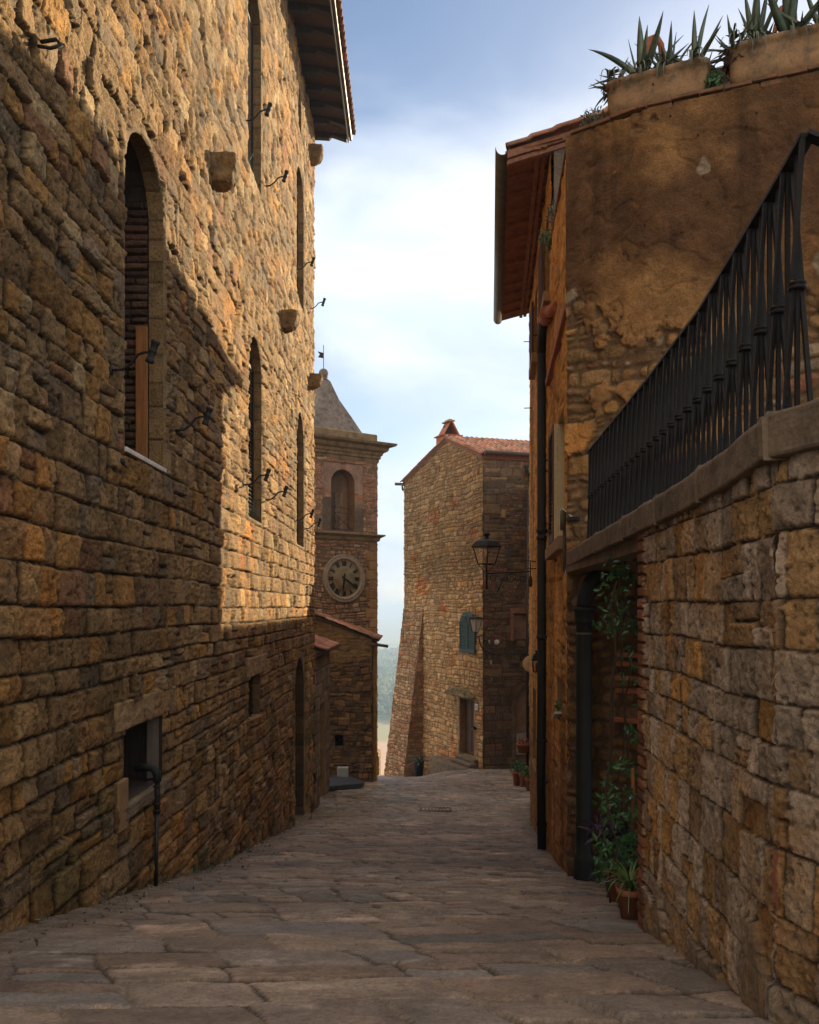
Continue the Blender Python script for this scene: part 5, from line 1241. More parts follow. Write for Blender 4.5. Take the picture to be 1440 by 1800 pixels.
# ------------------------------------------------------------------ RAILING
def build_railing():
    ya, yb = 7.66, 2.80
    X = lambda y: 1.13 + .063 * y
    zt = lambda y: float(np.interp(y, [2.8, 3.0, 4.0, 5.2, 7.7], [1.555, 1.52, 1.405, 1.385, 1.40]))
    zb = lambda y: float(np.interp(y, [2.8, 3.23, 4.29, 7.7], [.64, .60, .585, .575]))
    root = thing('iron_railing', (X(5), 5, .58), 'dark wrought iron railing of slanting bars along the coping', 'railing')
    n = 28; ps = [ya + (yb - ya) * i / n for i in range(n + 1)]
    m = MB()
    for i in range(n):
        a, b = ps[i], ps[i + 1]; pa, pb = Vector((X(a), a, zt(a))), Vector((X(b), b, zt(b)))
        m.box((pa + pb) / 2, (pb - pa) / 2 * 1.01, (.026, 0, 0), (0, 0, .007))
    c = Vector((X(yb), yb, zt(yb))); d = c + Vector((.55, -.16, -.34))
    m.box((c + d) / 2, (d - c) / 2, (.0075, .026, 0), (0, 0, .008)); m.build('handrail', M['iron'], root)
    m = MB()
    r = .0072
    def bar(p0, p1, name='baluster', rr=r):
        mb = MB(); dd = (p1 - p0); L_ = dd.length; dd.normalize(); x = Vector((1, 0, 0)); y = dd.cross(x).normalized(); x = y.cross(dd)
        mb.box((p0 + p1) / 2, dd * L_ / 2, x * rr, y * rr); return mb.build(name, M['iron'], root)
    for i in range(n):
        a, b = ps[i], ps[i + 1]; mid = (a + b) / 2; A = lambda y, t, o=0: Vector((X(y) + o, y, zb(y) + (zt(y) - zb(y)) * t))
        bar(A(a, -.02), A(a, 1)); bar(A(mid, -.02), A(mid, 1), rr=.0072)
        bar(A(a, 1, .012), A(mid, .5, .016)); 
        mb = MB(); o = .016
        for (p0, p1) in ((A(a, 1, o), A(mid + (a - mid) * .06, .53, o)), (A(b, 1, -o), A(mid + (b - mid) * .06, .53, -o)), (A(mid + (a - mid) * .06, .53, o), A(mid, .5, o * .8)), (A(mid, .5, o * .8), A(b + (mid - b) * .08, .0, o)), (A(mid, .5, -o * .8), A(a + (mid - a) * .08, .0, -o))):
            dd = (p1 - p0); L_ = dd.length; dd.normalize(); x = Vector((1, 0, 0)); y = dd.cross(x).normalized(); x = y.cross(dd); mb.box((p0 + p1) / 2, dd * L_ / 2 * 1.01, x * r, y * r)
        bo = mb.build('crossed_bars', M['iron'], root)
        cm = MB(); cm.lathe(A(mid, .49), [(.0, 0), (.026, 0), (.030, .004), (.030, .010), (.025, .013), (.025, .016), (.030, .020), (.030, .026), (.0, .028)], 12); cm.build('collar', M['iron'], bo)
    for k in range(9):
        t = (k + 1) * .06; p = Vector((X(yb) + .55 * t * 1.6, yb - .16 * t * 1.6, 0)); q = zt(yb) - .34 * t * 1.6
        bar(p + Vector((0, 0, .55)), p + Vector((0, 0, q)))
        if k % 2: bar(p + Vector((-.02, 0, .55)), p + Vector((.04, 0, q - .03)), rr=.006)
    return root
# each unit keeps its two upright bars and one crossed pair
build_railing()

# ------------------------------------------------------------------ PLANTS
def leaf_mesh(name, mat, parent, pts, size, seed, aspect=.4, droop=.3, normal=None):
    """many small folded leaves at the given points"""
    rng = np.random.RandomState(seed); n = len(pts); pts = np.array(pts, float)
    d = rng.normal(size=(n, 3)); d[:, 2] -= droop; d /= np.linalg.norm(d, axis=1)[:, None]
    if normal is not None: nn = rng.normal(size=(n, 3)) * .6 + np.array(normal)
    else: nn = rng.normal(size=(n, 3)); nn[:, 2] += .6
    w = np.cross(d, nn); w /= np.linalg.norm(w, axis=1)[:, None] + 1e-9; nr = np.cross(w, d)
    L_ = (size * rng.uniform(.6, 1.3, n))[:, None]; W_ = L_ * aspect / 2
    t = lambda a, b, c: pts + d * L_ * a + w * W_ * b + nr * L_ * c
    V = np.stack([t(0, 0, 0), t(.35, 1, .07), t(.75, .75, .03), t(1, 0, -.10), t(.75, -.75, .03), t(.35, -1, .07), t(.4, 0, -.01), t(.75, 0, -.03)], 1).reshape(-1, 3)
    base = np.arange(n)[:, None] * 8
    F1 = np.concatenate([base + np.array(q) for q in ((0, 6, 1, 1), (1, 6, 7, 2), (2, 7, 3, 3), (0, 5, 6, 6), (6, 5, 4, 7), (7, 4, 3, 3))])
    fs = [tuple(dict.fromkeys(f)) for f in F1.tolist()]
    me = bpy.data.meshes.new(name); me.from_pydata(V.tolist(), [], fs); me.update()
    return link(name, me, mat, parent)

def blob_points(rng, c, r, n, flat=1.0):
    p = rng.normal(size=(n, 3)); p /= np.linalg.norm(p, axis=1)[:, None]; p *= (rng.rand(n, 1) ** .45); p[:, 1] *= flat
    return (np.array(c) + p * r).tolist()

def agave(mb, c, n, L_, seed, tilt=(15, 80), outward=None):
    rng = random.Random(seed); c = Vector(c)
    for i in range(n):
        az = 2 * math.pi * (i * .382) + rng.uniform(-.3, .3); el = math.radians(rng.uniform(90 - tilt[1], 90 - tilt[0])); ln = L_ * rng.uniform(.75, 1.2)
        h = Vector((math.cos(az), math.sin(az), 0)); side = Vector((-h.y, h.x, 0)); w0 = ln * rng.uniform(.055, .078); bend = rng.uniform(-.9, .5) * (1.2 - el / 1.6)
        p = c + h * .02; vs = []; m = 9
        for k in range(m):
            t = k / (m - 1); e = el + bend * t; d = h * math.cos(e) + Vector((0, 0, math.sin(e))); nr = -h * math.sin(e) + Vector((0, 0, math.cos(e)))
            w = w0 * (.75 + .9 * t - 1.62 * t ** 2.2) if t < .999 else .0015; w = max(w, .0015); th = .010 * (1 - t) + .002
            vs += [p - side * w + nr * w * .38, p + nr * 0, p + side * w + nr * w * .38, p - nr * th - nr * 0]
            p = p + d * ln / (m - 1)
        fs = []
        for k in range(m - 1):
            a, b = k * 4, (k + 1) * 4
            for q in ((0, 1), (1, 2), (2, 3), (3, 0)): fs.append((a + q[0], a + q[1], b + q[1], b + q[0]))
        mb.add(vs, fs, True)
    return mb

def strap_leaves(mb, c, n, L_, w, seed, el=(.5, 1.3), bend=-2.4, az=(0, 6.283)):
    rng = random.Random(seed); c = Vector(c)
    for i in range(n):
        a = rng.uniform(*az); e0 = rng.uniform(*el); ln = L_ * rng.uniform(.6, 1.1); b = bend * rng.uniform(.6, 1.1); h = Vector((math.cos(a), math.sin(a), 0)); s = Vector((-h.y, h.x, 0)); p = c.copy(); vs = []; m = 8
        for k in range(m):
            t = k / (m - 1); e = e0 + b * t; ww = w * (1 - .85 * t) * .5; vs += [p - s * ww, p + s * ww]; p = p + (h * math.cos(e) + Vector((0, 0, math.sin(e)))) * ln / (m - 1)
        mb.add(vs, [(2 * k, 2 * k + 1, 2 * k + 3, 2 * k + 2) for k in range(m - 1)], True)
    return mb

def trough(name, a, b, z0, h, depth, label, seed):
    """ribbed oval trough from point a to point b (x, y)"""
    a = Vector(a + (0,)); b = Vector(b + (0,)); d = (b - a); L_ = d.length; d.normalize(); nb = Vector((-d.y, d.x, 0)); c = (a + b) / 2 + nb * depth / 2
    r = thing(name, (c.x, c.y, z0), label, 'planter', 'clay troughs on the terrace edge')
    def ring(k, z, off, rib=0):
        vs = []; n = 96; hx, hy = L_ / 2 + off, depth / 2 + off
        for i in range(n):
            t = 2 * math.pi * i / n; ct, st = math.cos(t), math.sin(t); e = .30
            x = math.copysign(abs(ct) ** e, ct) * hx; y = math.copysign(abs(st) ** e, st) * hy
            rr = 1 + rib * 1.8 * math.sin(t * 48) / max(hx, .1)
            vs.append(c + d * x * rr + nb * y * rr + Vector((0, 0, z)))
        return vs
    prof = [(-.07, z0, 0), (-.035, z0 + .03, 0), (-.012, z0 + .08, .002), (-.004, z0 + .12, .005), (.0, z0 + h - .09, .006), (.0, z0 + h - .06, .002), (.016, z0 + h - .05, 0), (.020, z0 + h - .01, 0), (.012, z0 + h, 0), (-.018, z0 + h, 0), (-.022, z0 + h - .06, 0)]
    vs = []
    for (o, z, rb) in prof: vs += ring(0, z, o, rb)
    n = 96; fs = [(i * n + k, i * n + (k + 1) % n, (i + 1) * n + (k + 1) % n, (i + 1) * n + k) for i in range(len(prof) - 1) for k in range(n)]
    fs += [tuple(range(n))[::-1]]
    MB().add(vs, fs, True).build('trough', M['trough'], r)
    m = MB(); m.add(ring(0, z0 + h - .045, -.02), [tuple(range(n))]); m.build('soil', M['stem'], r)
    return r, c, d, nb, L_
def build_planters():
    r, c, d, nb, L_ = trough('planter', (1.87, 8.13), (2.70, 7.74), TZ + .03, .33, .32, 'rounded clay trough of agaves at the corner of the terrace wall', 1)
    g = 'agave plants in the terrace troughs'
    def plant(c0, parts, label, seed):
        t = thing('agave_plant', c0, label, 'agave', g)
        for i, (off, n, ln, tl) in enumerate(parts):
            n = int(n * 1.05); p = Vector(c0) + Vector(off); mb = agave(MB(), p, n, ln, seed + i, tl); mb.build('rosette', M['agave'], t)
        rng = np.random.RandomState(seed); pts = []
        for off, n, ln, tl in parts: pts += blob_points(rng, Vector(c0) + Vector(off) + Vector((0, 0, .01)), .10, 45, 1)
        leaf_mesh('dry_leaves', M['stem'], t, pts, .09, seed, .25, 1.2)
        # withered leaves hanging over the rim
        mb = strap_leaves(MB(), Vector(c0) - nb * .16 + Vector((0, 0, .02)), 10, .34, .026, seed + 50, (.0, .6), -2.6, (-2.6, -.6)); mb.build('hanging_leaves', M['leaf_grey'], t)
    zt = TZ + .35
    def at(f, back=0): q = c + d * L_ * f + nb * back; return (q.x, q.y, zt)
    plant(at(-.44, -.05), [((0, 0, -.02), 11, .24, (35, 88)), ((-.03, -.03, -.02), 8, .15, (50, 100))], 'small agave hanging off the left end of the corner trough', 3)
    plant(at(-.16, -.02), [((0, 0, 0), 13, .50, (5, 78)), ((.08, -.06, -.02), 8, .22, (40, 95))], 'tall upright agave in the middle-left of the corner trough', 11)
    plant(at(.10, .02), [((0, 0, 0), 10, .44, (8, 70)), ((.08, -.05, -.02), 6, .2, (30, 90))], 'agave in the centre of the corner trough with a long right-leaning leaf', 21)
    plant(at(.36, .0), [((0, 0, 0), 11, .46, (8, 78)), ((.09, 0, -.02), 7, .2, (30, 95))], 'agave at the right end of the corner trough', 31)
    r, c, d, nb, L_ = trough('planter', (2.86, 7.64), (4.05, 7.15), TZ + .03, .36, .34, 'longer clay trough of agaves cut by the right edge of the photo', 2)
    zt = TZ + .38
    def at(f, back=0): q = c + d * L_ * f + nb * back; return (q.x, q.y, zt)
    plant(at(-.47, -.05), [((0, 0, 0), 12, .30, (30, 95)), ((-.02, -.05, -.04), 8, .24, (60, 110))], 'spreading agave hanging off the left end of the longer trough', 41)
    plant(at(-.33, .0), [((0, 0, 0), 13, .48, (5, 75)), ((.06, -.06, 0), 8, .24, (30, 90))], 'tall agave near the left end of the longer trough', 51)
    plant(at(-.12, .0), [((0, 0, 0), 14, .52, (3, 75)), ((.08, -.06, 0), 8, .24, (30, 90))], 'biggest agave of the longer trough, cut by the top of the photo', 61)
    plant(at(.10, .0), [((0, 0, 0), 13, .50, (5, 80)), ((-.06, -.06, 0), 8, .22, (30, 90))], 'agave at the right edge of the photo in the longer trough', 71)
    plant(at(.34, .0), [((0, 0, 0), 12, .45, (5, 80))], 'agave beyond the right edge in the longer trough', 81)
    # terracotta loops standing behind the plants
    for k, (x, y, s_, lab) in enumerate(((2.30, 8.14, 1.0, 'rusty orange clay arch behind the corner trough'), (3.33, 7.62, .9, 'orange clay arch behind the longer trough'))):
        b = Vector((x, y, TZ)); m = MB(); pts = [b + Vector((-.13 * s_, 0, .3)), b + Vector((-.06 * s_, 0, .55)), b + Vector((.0, 0, .78 * s_)), b + Vector((.05, 0, .80 * s_)), b + Vector((.10, 0, .72 * s_)), b + Vector((.14 * s_, 0, .3))]
        m.tube(pts, [.016, .022, .030, .034, .030, .022], 10); q = pts[0].copy(); m.tube([Vector((q.x, q.y, TZ - .05)), q], .016, 8); q = pts[-1]; m.tube([q, Vector((q.x, q.y, TZ - .05))], .022, 8)
        tag(m.build('clay_arch', M['terracotta'], None), lab, 'garden ornament')
    rng = np.random.RandomState(5)
    def tuft(c0, r_, n, mat, label, name, size=.05):
        o = leaf_mesh(name, mat, None, blob_points(rng, c0, r_, n), size, 7, .35, -.5); tag(o, label, 'plant'); return o
    tuft((2.78, 7.80, TZ + .12), .11, 260, M['leaf'], 'dark spiky little plant in the gap between the two troughs', 'succulent')
    tuft((1.80, 8.34, TZ + .09), .13, 420, M['leaf_grey'], 'pale grey succulent mound on the corner of the terrace wall', 'succulent', .035)
    p = YW.pt(ys(10.9), TZ + .05, .05); tuft(tuple(p), .16, 260, M['leaf'], 'green plant growing where the terrace meets the ochre house', 'wall_plant')
    p = YW.pt(ys(10.3), TZ + .12, .02); tuft(tuple(p), .14, 200, M['leaf_grey'], 'grey green plant on the terrace edge beside the ochre house', 'wall_plant')
build_planters()

def build_recess_plants():
    rng = np.random.RandomState(9)
    # climbing jasmine
    r = thing('climbing_shrub', (1.45, 6.0, -2.1), 'glossy green climbing shrub hanging and rising in the recess beside the black pipe', 'shrub')
    def cl(lst, dens): 
        pts = []
        for u, v, rad, Y in lst:
            c = P(u, v, Y); R_ = rad / F * Y; pts += blob_points(rng, c, R_, int(dens * R_ * R_ * 1600) + 6, .8)
        return pts
    upper = [(1098, 985, 26, 6.0), (1075, 1005, 26, 6.1), (1100, 1022, 24, 6.0), (1062, 1035, 12, 6.2), (1085, 1050, 18, 6.1), (1070, 1085, 22, 6.1), (1095, 1082, 24, 6.0), (1112, 1100, 18, 6.0), (1048, 1100, 10, 6.3), (1080, 1108, 18, 6.0), (1100, 1150, 9, 6.0), (1118, 1172, 9, 6.0), (1098, 1192, 12, 6.1), (1120, 1195, 9, 6.0), (1125, 1240, 9, 5.9)]
    lower = [(1112, 1285, 14, 5.9), (1125, 1300, 16, 5.8), (1098, 1345, 18, 5.9), (1078, 1350, 12, 6.0), (1110, 1360, 16, 5.9), (1070, 1388, 16, 6.0), (1068, 1412, 20, 6.0), (1090, 1400, 22, 5.9), (1112, 1395, 18, 5.8), (1098, 1430, 24, 5.9), (1120, 1430, 16, 5.7), (1140, 1432, 12, 5.3), (1105, 1458, 20, 5.8), (1080, 1440, 18, 6.0)]
    leaf_mesh('foliage', M['leaf'], r, cl(upper, 1.3), .052, 1, .42, .2, (-.3, -1, .5))
    leaf_mesh('foliage', M['leaf'], r, cl(lower, 1.3), .055, 2, .42, .1, (-.3, -1, .5))
    m = MB(); rr = random.Random(3)
    for k in range(4):
        x0 = 1.44 + rr.uniform(-.06, .12); y0 = 6.0 + rr.uniform(-.15, .15); z = -2.15; pts = [(x0, y0, z)]
        while z < .05: z += .18; x0 += rr.uniform(-.05, .045); y0 += rr.uniform(-.03, .04); pts.append((x0, y0, z))
        m.tube(pts, .007, 5)
    m.build('stems', M['stem'], r)
    m = MB(); q = P(1113, 1350, 5.85); m.tube([(q.x, q.y, q.z), (q.x, q.y, q.z - .42)], .012, 8); m.build('cane', M['wood_orange'], r)
    # purple-leaved plant
    c = P(1075, 1462, 6.3); r = thing('purple_plant', (c.x, c.y, -2.2), 'dark purple trailing plant beside the thick black pipe', 'plant')
    leaf_mesh('foliage', M['leaf_purple'], r, blob_points(rng, c, .15, 170), .11, 3, .22, .3); 
    m = MB()
    for k in range(9): a = rr.uniform(0, 6.28); m.tube([(c.x + .03 * math.cos(a), c.y, -2.15), c + Vector((.05 * math.cos(a), 0, -.15)), c + Vector((.12 * math.cos(a), .05 * math.sin(a), .02 + .1 * rr.random()))], .005, 5)
    m.build('stems', M['leaf_purple'], r)
    def pot(name, c0, rt, h, label, cat='flower pot', mat='terracotta', group=None):
        m = MB(); m.lathe(c0, [(0, 0), (rt * .68, 0), (rt * .93, h * .80), (rt, h * .80), (rt * 1.05, h * .84), (rt * 1.05, h * .98), (rt, h), (rt * .9, h), (rt * .86, h * .86), (0, h * .86)], 28)
        o = m.build(name, M[mat], None); return tag(o, label, cat, group)
    # spider plant in a pot
    g = P(1108, 1600, 5.35); gz = float(ground_z(g.x, g.y)) + .0
    pot('flower_pot', (g.x, g.y, gz), .085, .19, 'terracotta pot of the spider plant at the foot of the recess')
    t = thing('spider_plant', (g.x, g.y, gz + .18), 'spider plant with long pale arching leaves in a terracotta pot', 'plant')
    strap_leaves(MB(), (g.x, g.y, gz + .17), 46, .36, .017, 5, (.5, 1.35), -2.3).build('foliage', M['leaf_light'], t)
    g2 = P(1092, 1530, 6.1); z2 = float(ground_z(g2.x, g2.y)); pot('flower_pot', (g2.x + .02, g2.y, z2), .13, .26, 'larger terracotta pot half hidden by leaves in the recess')
    o = leaf_mesh('potted_shrub', M['leaf'], None, blob_points(rng, (g2.x - .02, g2.y - .05, z2 + .36), .2, 300), .06, 12, .42, .0, (-.3, -1, .5)); tag(o, 'low dark green shrub in the pot behind the spider plant', 'shrub')
    g3 = P(1060, 1540, 7.2); o = leaf_mesh('weed', M['leaf'], None, blob_points(rng, (g3.x, g3.y, float(ground_z(g3.x, g3.y)) + .12), .10, 60), .06, 13, .35, -.6); tag(o, 'small weed at the foot of the thick black pipe', 'plant')
    # plants farther down the lane
    gp = 'potted plants at the corner past the ochre house'
    for (u, v, Y, rt, h, lab, mat) in ((908.5, 1378, 24.3, .13, .40, 'terracotta pot with a bushy green plant, leftmost at the far corner', 'leaf'), (921, 1381, 24.0, .13, .36, 'terracotta pot with a dark spiky plant, middle of the far corner group', 'leaf'), (931.5, 1387, 23.2, .13, .34, 'terracotta pot with broad bright leaves against the ochre corner', 'leaf_light')):
        x = (u - CX) / F * Y; z = float(ground_z(x, Y)); pt_ = thing('potted_plant', (x, Y, z), lab, 'potted plant', gp)
        m = MB(); m.lathe((x, Y, z), [(0, 0), (rt * .68, 0), (rt * .93, h * .80), (rt * 1.06, h * .82), (rt * 1.06, h), (rt * .9, h), (0, h * .9)], 20); m.build('pot', M['terracotta'], pt_)
        leaf_mesh('foliage', M[mat], pt_, blob_points(rng, (x, Y, z + h + .12), .19, 240), .10 if mat == 'leaf_light' else .07, int(u), .5, -.4)
    x, Y = 1.18, 31.2; z = float(ground_z(x, Y)); t = thing('potted_plant', (x, Y, z), 'low terracotta bowl of plants left of the house steps', 'potted plant')
    m = MB(); m.lathe((x, Y, z), [(0, 0), (.2, 0), (.27, .17), (.29, .17), (.29, .21), (.25, .21), (0, .17)], 20); m.build('pot', M['terracotta'], t); leaf_mesh('foliage', M['leaf'], t, blob_points(rng, (x, Y, z + .30), .22, 260), .1, 77, .4, -.4)
    x, Y = .36, 32.6; z = float(ground_z(x, Y)); t = thing('potted_plant', (x, Y, z), 'dark tall pot with a spiky plant in the shadow of the buttress', 'potted plant')
    m = MB(); m.lathe((x, Y, z), [(0, 0), (.14, 0), (.2, .55), (.22, .6), (.17, .6), (0, .55)], 20); m.build('pot', M['blue_plastic'], t); agave(MB(), (x, Y, z + .55), 18, .55, 9, (10, 95)).build('foliage', M['agave'], t)
    q = YW.pt(ys(17.15), -2.95, .20); q = Vector((2.30, 17.3, -2.92)); t = thing('hanging_pot', q, 'terracotta pot of red flowers hung from an iron hook on the ochre corner', 'flower pot')
    m = MB(); m.lathe(q, [(0, 0), (.09, 0), (.13, .15), (.145, .15), (.145, .19), (0, .17)], 20); m.build('pot', M['terracotta'], t)
    m = MB(); m.tube([q + Vector((.02, 0, .1)), q + Vector((.2, 0, .12)), q + Vector((.2, 0, .5)), q + Vector((.12, 0, .62)), q + Vector((.08, 0, .45))], .012, 6); m.build('hook', M['iron'], t)
    leaf_mesh('flowers', M['red_flower'], t, blob_points(rng, q + Vector((0, 0, .22)), .12, 50), .05, 5, .6, 0); leaf_mesh('foliage', M['leaf'], t, blob_points(rng, q + Vector((0, 0, .2)), .12, 60), .05, 6, .4, 0)
    p = YW.pt(ys(9.7), -1.15, .02); t = tag(leaf_mesh('niche_plant', M['leaf'], None, blob_points(rng, p, .09, 90), .05, 8, .4, 0), 'little green plant in the niche between the two black pipes', 'plant')
    p = YW.pt(ys(9.75), -1.22, .05); tag(MB().box(p, YW.t3 * .16 + Vector((0, 0, -.05)), YW.n3 * .05, (0, 0, .012)).build('marble_shelf', M['marble'], None), 'small pale slab tilted below the niche plant', 'slab')
    # dry weeds on the palace ledges, green sprig at the near window
    for k, (y0, y1, z, lab) in enumerate(((11.82, 12.7, 1.30, 'dry weeds on the ledge of the lower middle arched window'), (11.75, 12.7, 6.18, 'dry weeds on the ledge of the upper tall window'))):
        m = MB(); rr2 = random.Random(k)
        for i in range(70):
            b = LW.pt(rr2.uniform(y0, y1), z, rr2.uniform(-.1, 0)); h = rr2.uniform(.08, .28); m.tube([b, b + Vector((rr2.uniform(-.02, .07), rr2.uniform(-.05, .05), h))], [.003, .001], 3)
        tag(m.build('dry_weeds', M['leaf_grey'], None), lab, 'weeds')
    c = LW.pt(6.80, 1.50, -.05); tag(strap_leaves(MB(), c, 7, .16, .022, 4, (.2, .9), -1.2, (-.6, 1.2)).build('green_sprig', M['leaf_light'], None), 'bright green sprig at the sill of the big arched window', 'plant')
build_recess_plants()

# ------------------------------------------------------------------ LANTERNS, SIGN, SMALL FIXTURES
def lantern_body(r, c, zt, zb, wt, wb, n, glass, rot=0, roof_h=.14, finial=True, fr=.012):
    """tapered lantern: glass panes and bars between z=zt (top) and z=zb"""
    c = Vector(c)
    def ring(z, w, k): 
        t = rot + 2 * math.pi * k / n; return Vector((c.x + math.cos(t) * w, c.y + math.sin(t) * w, z))
    m = MB(); g = MB()
    for k in range(n):
        a, b, a2, b2 = ring(zt, wt, k), ring(zb, wb, k), ring(zt, wt, k + 1), ring(zb, wb, k + 1)
        m.tube([a, b], fr, 6); m.tube([a, a2], fr, 6); m.tube([b, b2], fr, 6)
        k1 = .985; ff = lambda p: Vector((c.x + (p.x - c.x) * k1, c.y + (p.y - c.y) * k1, p.z)); g.add([ff(a), ff(b), ff(b2), ff(a2)], [(0, 1, 2, 3)])
    m.build('frame', M['iron'], r); g.build('glass_pane', glass, r)
    m = MB(); prof = [(wt * 1.16, zt - .01), (wt * 1.14, zt + .02), (wt * .80, zt + roof_h * .8), (wt * .55, zt + roof_h), (wt * .25, zt + roof_h * 1.02)]
    vs = [ring(z, w, k) for w, z in prof for k in range(n)]
    fs = [(i * n + k, i * n + (k + 1) % n, (i + 1) * n + (k + 1) % n, (i + 1) * n + k) for i in range(len(prof) - 1) for k in range(n)] + [tuple((len(prof) - 1) * n + k for k in range(n)), tuple(range(n))[::-1]]
    m.add(vs, fs); m.build('roof', M['iron'], r)
    if finial:
        z = zt + roof_h; s = wt / .26
        m = MB(); m.lathe((c.x, c.y, z), [(.085 * s, -.01), (.05 * s, .025 * s), (.035 * s, .06 * s), (.045 * s, .075 * s), (.075 * s, .10 * s), (.07 * s, .115 * s), (.03 * s, .15 * s), (.012 * s, .165 * s), (0, .175 * s)], 20); m.build('finial', M['iron'], r)
def scroll(mb, c, r, turns, dx, dz, start=0, rad=.009):
    pts = []
    for i in range(26):
        t = i / 25; a = start + turns * 2 * math.pi * t; rr = r * (1 - .75 * t); pts.append(Vector(c) + Vector((dx * rr * math.cos(a), 0, dz * rr * math.sin(a))))
    mb.tube(pts, rad, 6)
def build_lanterns():
    Y = 17.05; c = P(855.5, 1000, Y); zz = lambda v: (HY - v) / F * Y
    r = thing('street_lantern', (2.45, Y, zz(1005)), 'big black four-sided street lantern on a scrolled bracket in front of the end house', 'street lamp')
    lantern_body(r, c, zz(962), zz(991.5), .268, .170, 4, M['clear'], 0, .15)
    m = MB(); m.tube([(c.x, c.y, zz(1034)), (c.x, c.y, zz(960))], .020, 10); m.lathe((c.x, c.y, zz(1034)), [(0, -.03), (.022, -.02), (.028, .0), (.028, .05), (.02, .07)], 12)
    for s in (-1, 1): m.tube([(c.x + s * .165, c.y, zz(992)), (c.x + s * .09, c.y, zz(1000)), (c.x + s * .05, c.y, zz(1003.5)), (c.x, c.y, zz(1004))], .008, 6)
    m.build('holder', M['iron'], r)
    xb = 2.46; zb = zz(1007)
    m = MB(); m.tube([(c.x, Y, zb - .012), (xb, Y, zb + .03)], .014, 8)
    for (u, rr, st, dx) in ((868, .085, 0.4, 1), (899, .10, 1.2, 1), (919, .085, 2.4, -1)): scroll(m, ((u - CX) / F * Y, Y, zz(1017)), rr, 1.3, dx, 1, st)
    m.tube([P(890, 1008, Y), P(874, 1041, Y)], .012, 6); m.tube([(xb - .02, Y, zb + .16), (xb - .02, Y, zb - .22)], .014, 6); m.tube([P(876, 1012, Y), P(884, 1020, Y), P(893, 1014, Y)], .008, 6); m.tube([P(905, 1016, Y), P(912, 1022, Y)], .008, 6)
    m.build('bracket', M['iron'], r)
    m = MB(); m.lathe((c.x, c.y, zz(966)), [(0, .02), (.05, .02), (.05, -.02), (.03, -.05), (.03, -.12), (0, -.13)], 14); m.build('bulb', M['frosted'], r)
    # second lantern on the corner of the end house
    Y = 28.15; zz = lambda v: (HY - v) / F * Y; c = P(836, 1100, Y)
    r = thing('corner_lantern', (2.51, 28.95, zz(1120)), 'brown street lantern with milky glass beside the green shutters', 'street lamp')
    lantern_body(r, c, zz(1087.5), zz(1111), .225, .125, 6, M['frosted'], .52, .07, False, .010)
    m = MB(); m.tube([(c.x, c.y, zz(1131)), (c.x, c.y, zz(1110))], .022, 8); m.tube([(c.x, c.y, zz(1084)), (c.x, c.y, zz(1070))], .010, 6)
    for s in (-1, 1):
        scroll(m, (c.x + s * .07, c.y, zz(1081)), .05, 1.1, s, 1, 3.6, .007)
    m.build('finial', M['rust'], r)
    m = MB(); w = Vector((2.50, 28.93, 0)); m.tube([(c.x, c.y, zz(1120.5)), (w.x, w.y, zz(1118))], .018, 8); m.tube([Vector((c.x + .13, c.y + .25, zz(1120))), Vector((c.x + .18, c.y + .4, zz(1132))), Vector((w.x + .02, w.y - .03, zz(1146))), Vector((w.x + .4, w.y + .05, zz(1152)))], .022, 8); m.tube([(w.x, w.y, zz(1112)), (w.x, w.y, zz(1142))], .018, 8); m.build('bracket', M['iron'], r)
    # little lantern on the ochre wall
    Y = 13.05; zz = lambda v: (HY - v) / F * Y; c = P(943, 1165, Y)
    r = thing('wall_lantern', (2.0, 13.1, zz(1150)), 'small black wall lantern beside the slim downpipe', 'lantern')
    lantern_body(r, c, zz(1160.5), zz(1181), .083, .058, 4, M['clear'], .78, .10, True, .006)
    q = YW.pt(ys(13.1), zz(1149), 0); m = MB(); m.tube([(c.x, c.y, zz(1146)), (c.x, c.y, zz(1148)), (q.x, q.y, q.z)], .010, 6); m.tube([(c.x, c.y, zz(1158)), (c.x, c.y, zz(1144))], .008, 6); m.tube([(q.x, q.y, zz(1142)), (q.x, q.y, zz(1172))], .016, 6); m.tube([(q.x, q.y, zz(1160)), (q.x - .06, q.y, zz(1152)), (q.x - .10, q.y, zz(1149))], .007, 6); m.build('bracket', M['iron'], r)
    m = MB(); m.lathe((c.x + .02, c.y + .0, zz(1180)), [(0, 0), (.03, .0), (.035, .08), (.03, .13), (0, .14)], 12); m.build('bulb', M['iron_dull'], r)
    # round cream sign seen behind it
    q = P(933.5, 1167, 17.42); s = MB().lathe(q, [(0, 0), (.163, 0), (.168, .006), (.168, .02), (.16, .026), (0, .026)], 40, (-.1, -1, 0)).build('round_sign', M['cream'], None); tag(s, 'round cream sign disc projecting at the far corner of the ochre house', 'sign')
    MB().tube([q + Vector((0, .0, .0)), q + Vector((.25, -.05, 0))], .01, 6).build('arm', M['iron'], s)
    m = MB(); qq = q + Vector((-.045, -.035, .0)); f_ = lambda t: qq + Vector((.02 * math.cos(t), 0, .026 * math.sin(t))); m.tube([f_(.8 + k * .6) for k in range(8)], .004, 5); m.build('mark', M['wood_brown'], s)
    # black box, white box, number plate, rusty bracket, cctv-like small flood lamp
    q = YW.pt(ys(12.55), -.41, .07); tag(MB().box(q, YW.t3 * .12, YW.n3 * .055, (0, 0, .085)).build('meter_box', M['iron_dull'], None, bevel=.006), 'small black box above the wall lantern', 'junction box')
    q = YW.pt(ys(12.4), -1.17, .08); tag(MB().box(q, YW.t3 * .06 + Vector((0, 0, .02)), YW.n3 * .05, (0, 0, .03)).build('bell_box', M['white_paint'], None, bevel=.006), 'little white box beside the slim downpipe below the lantern', 'junction box')
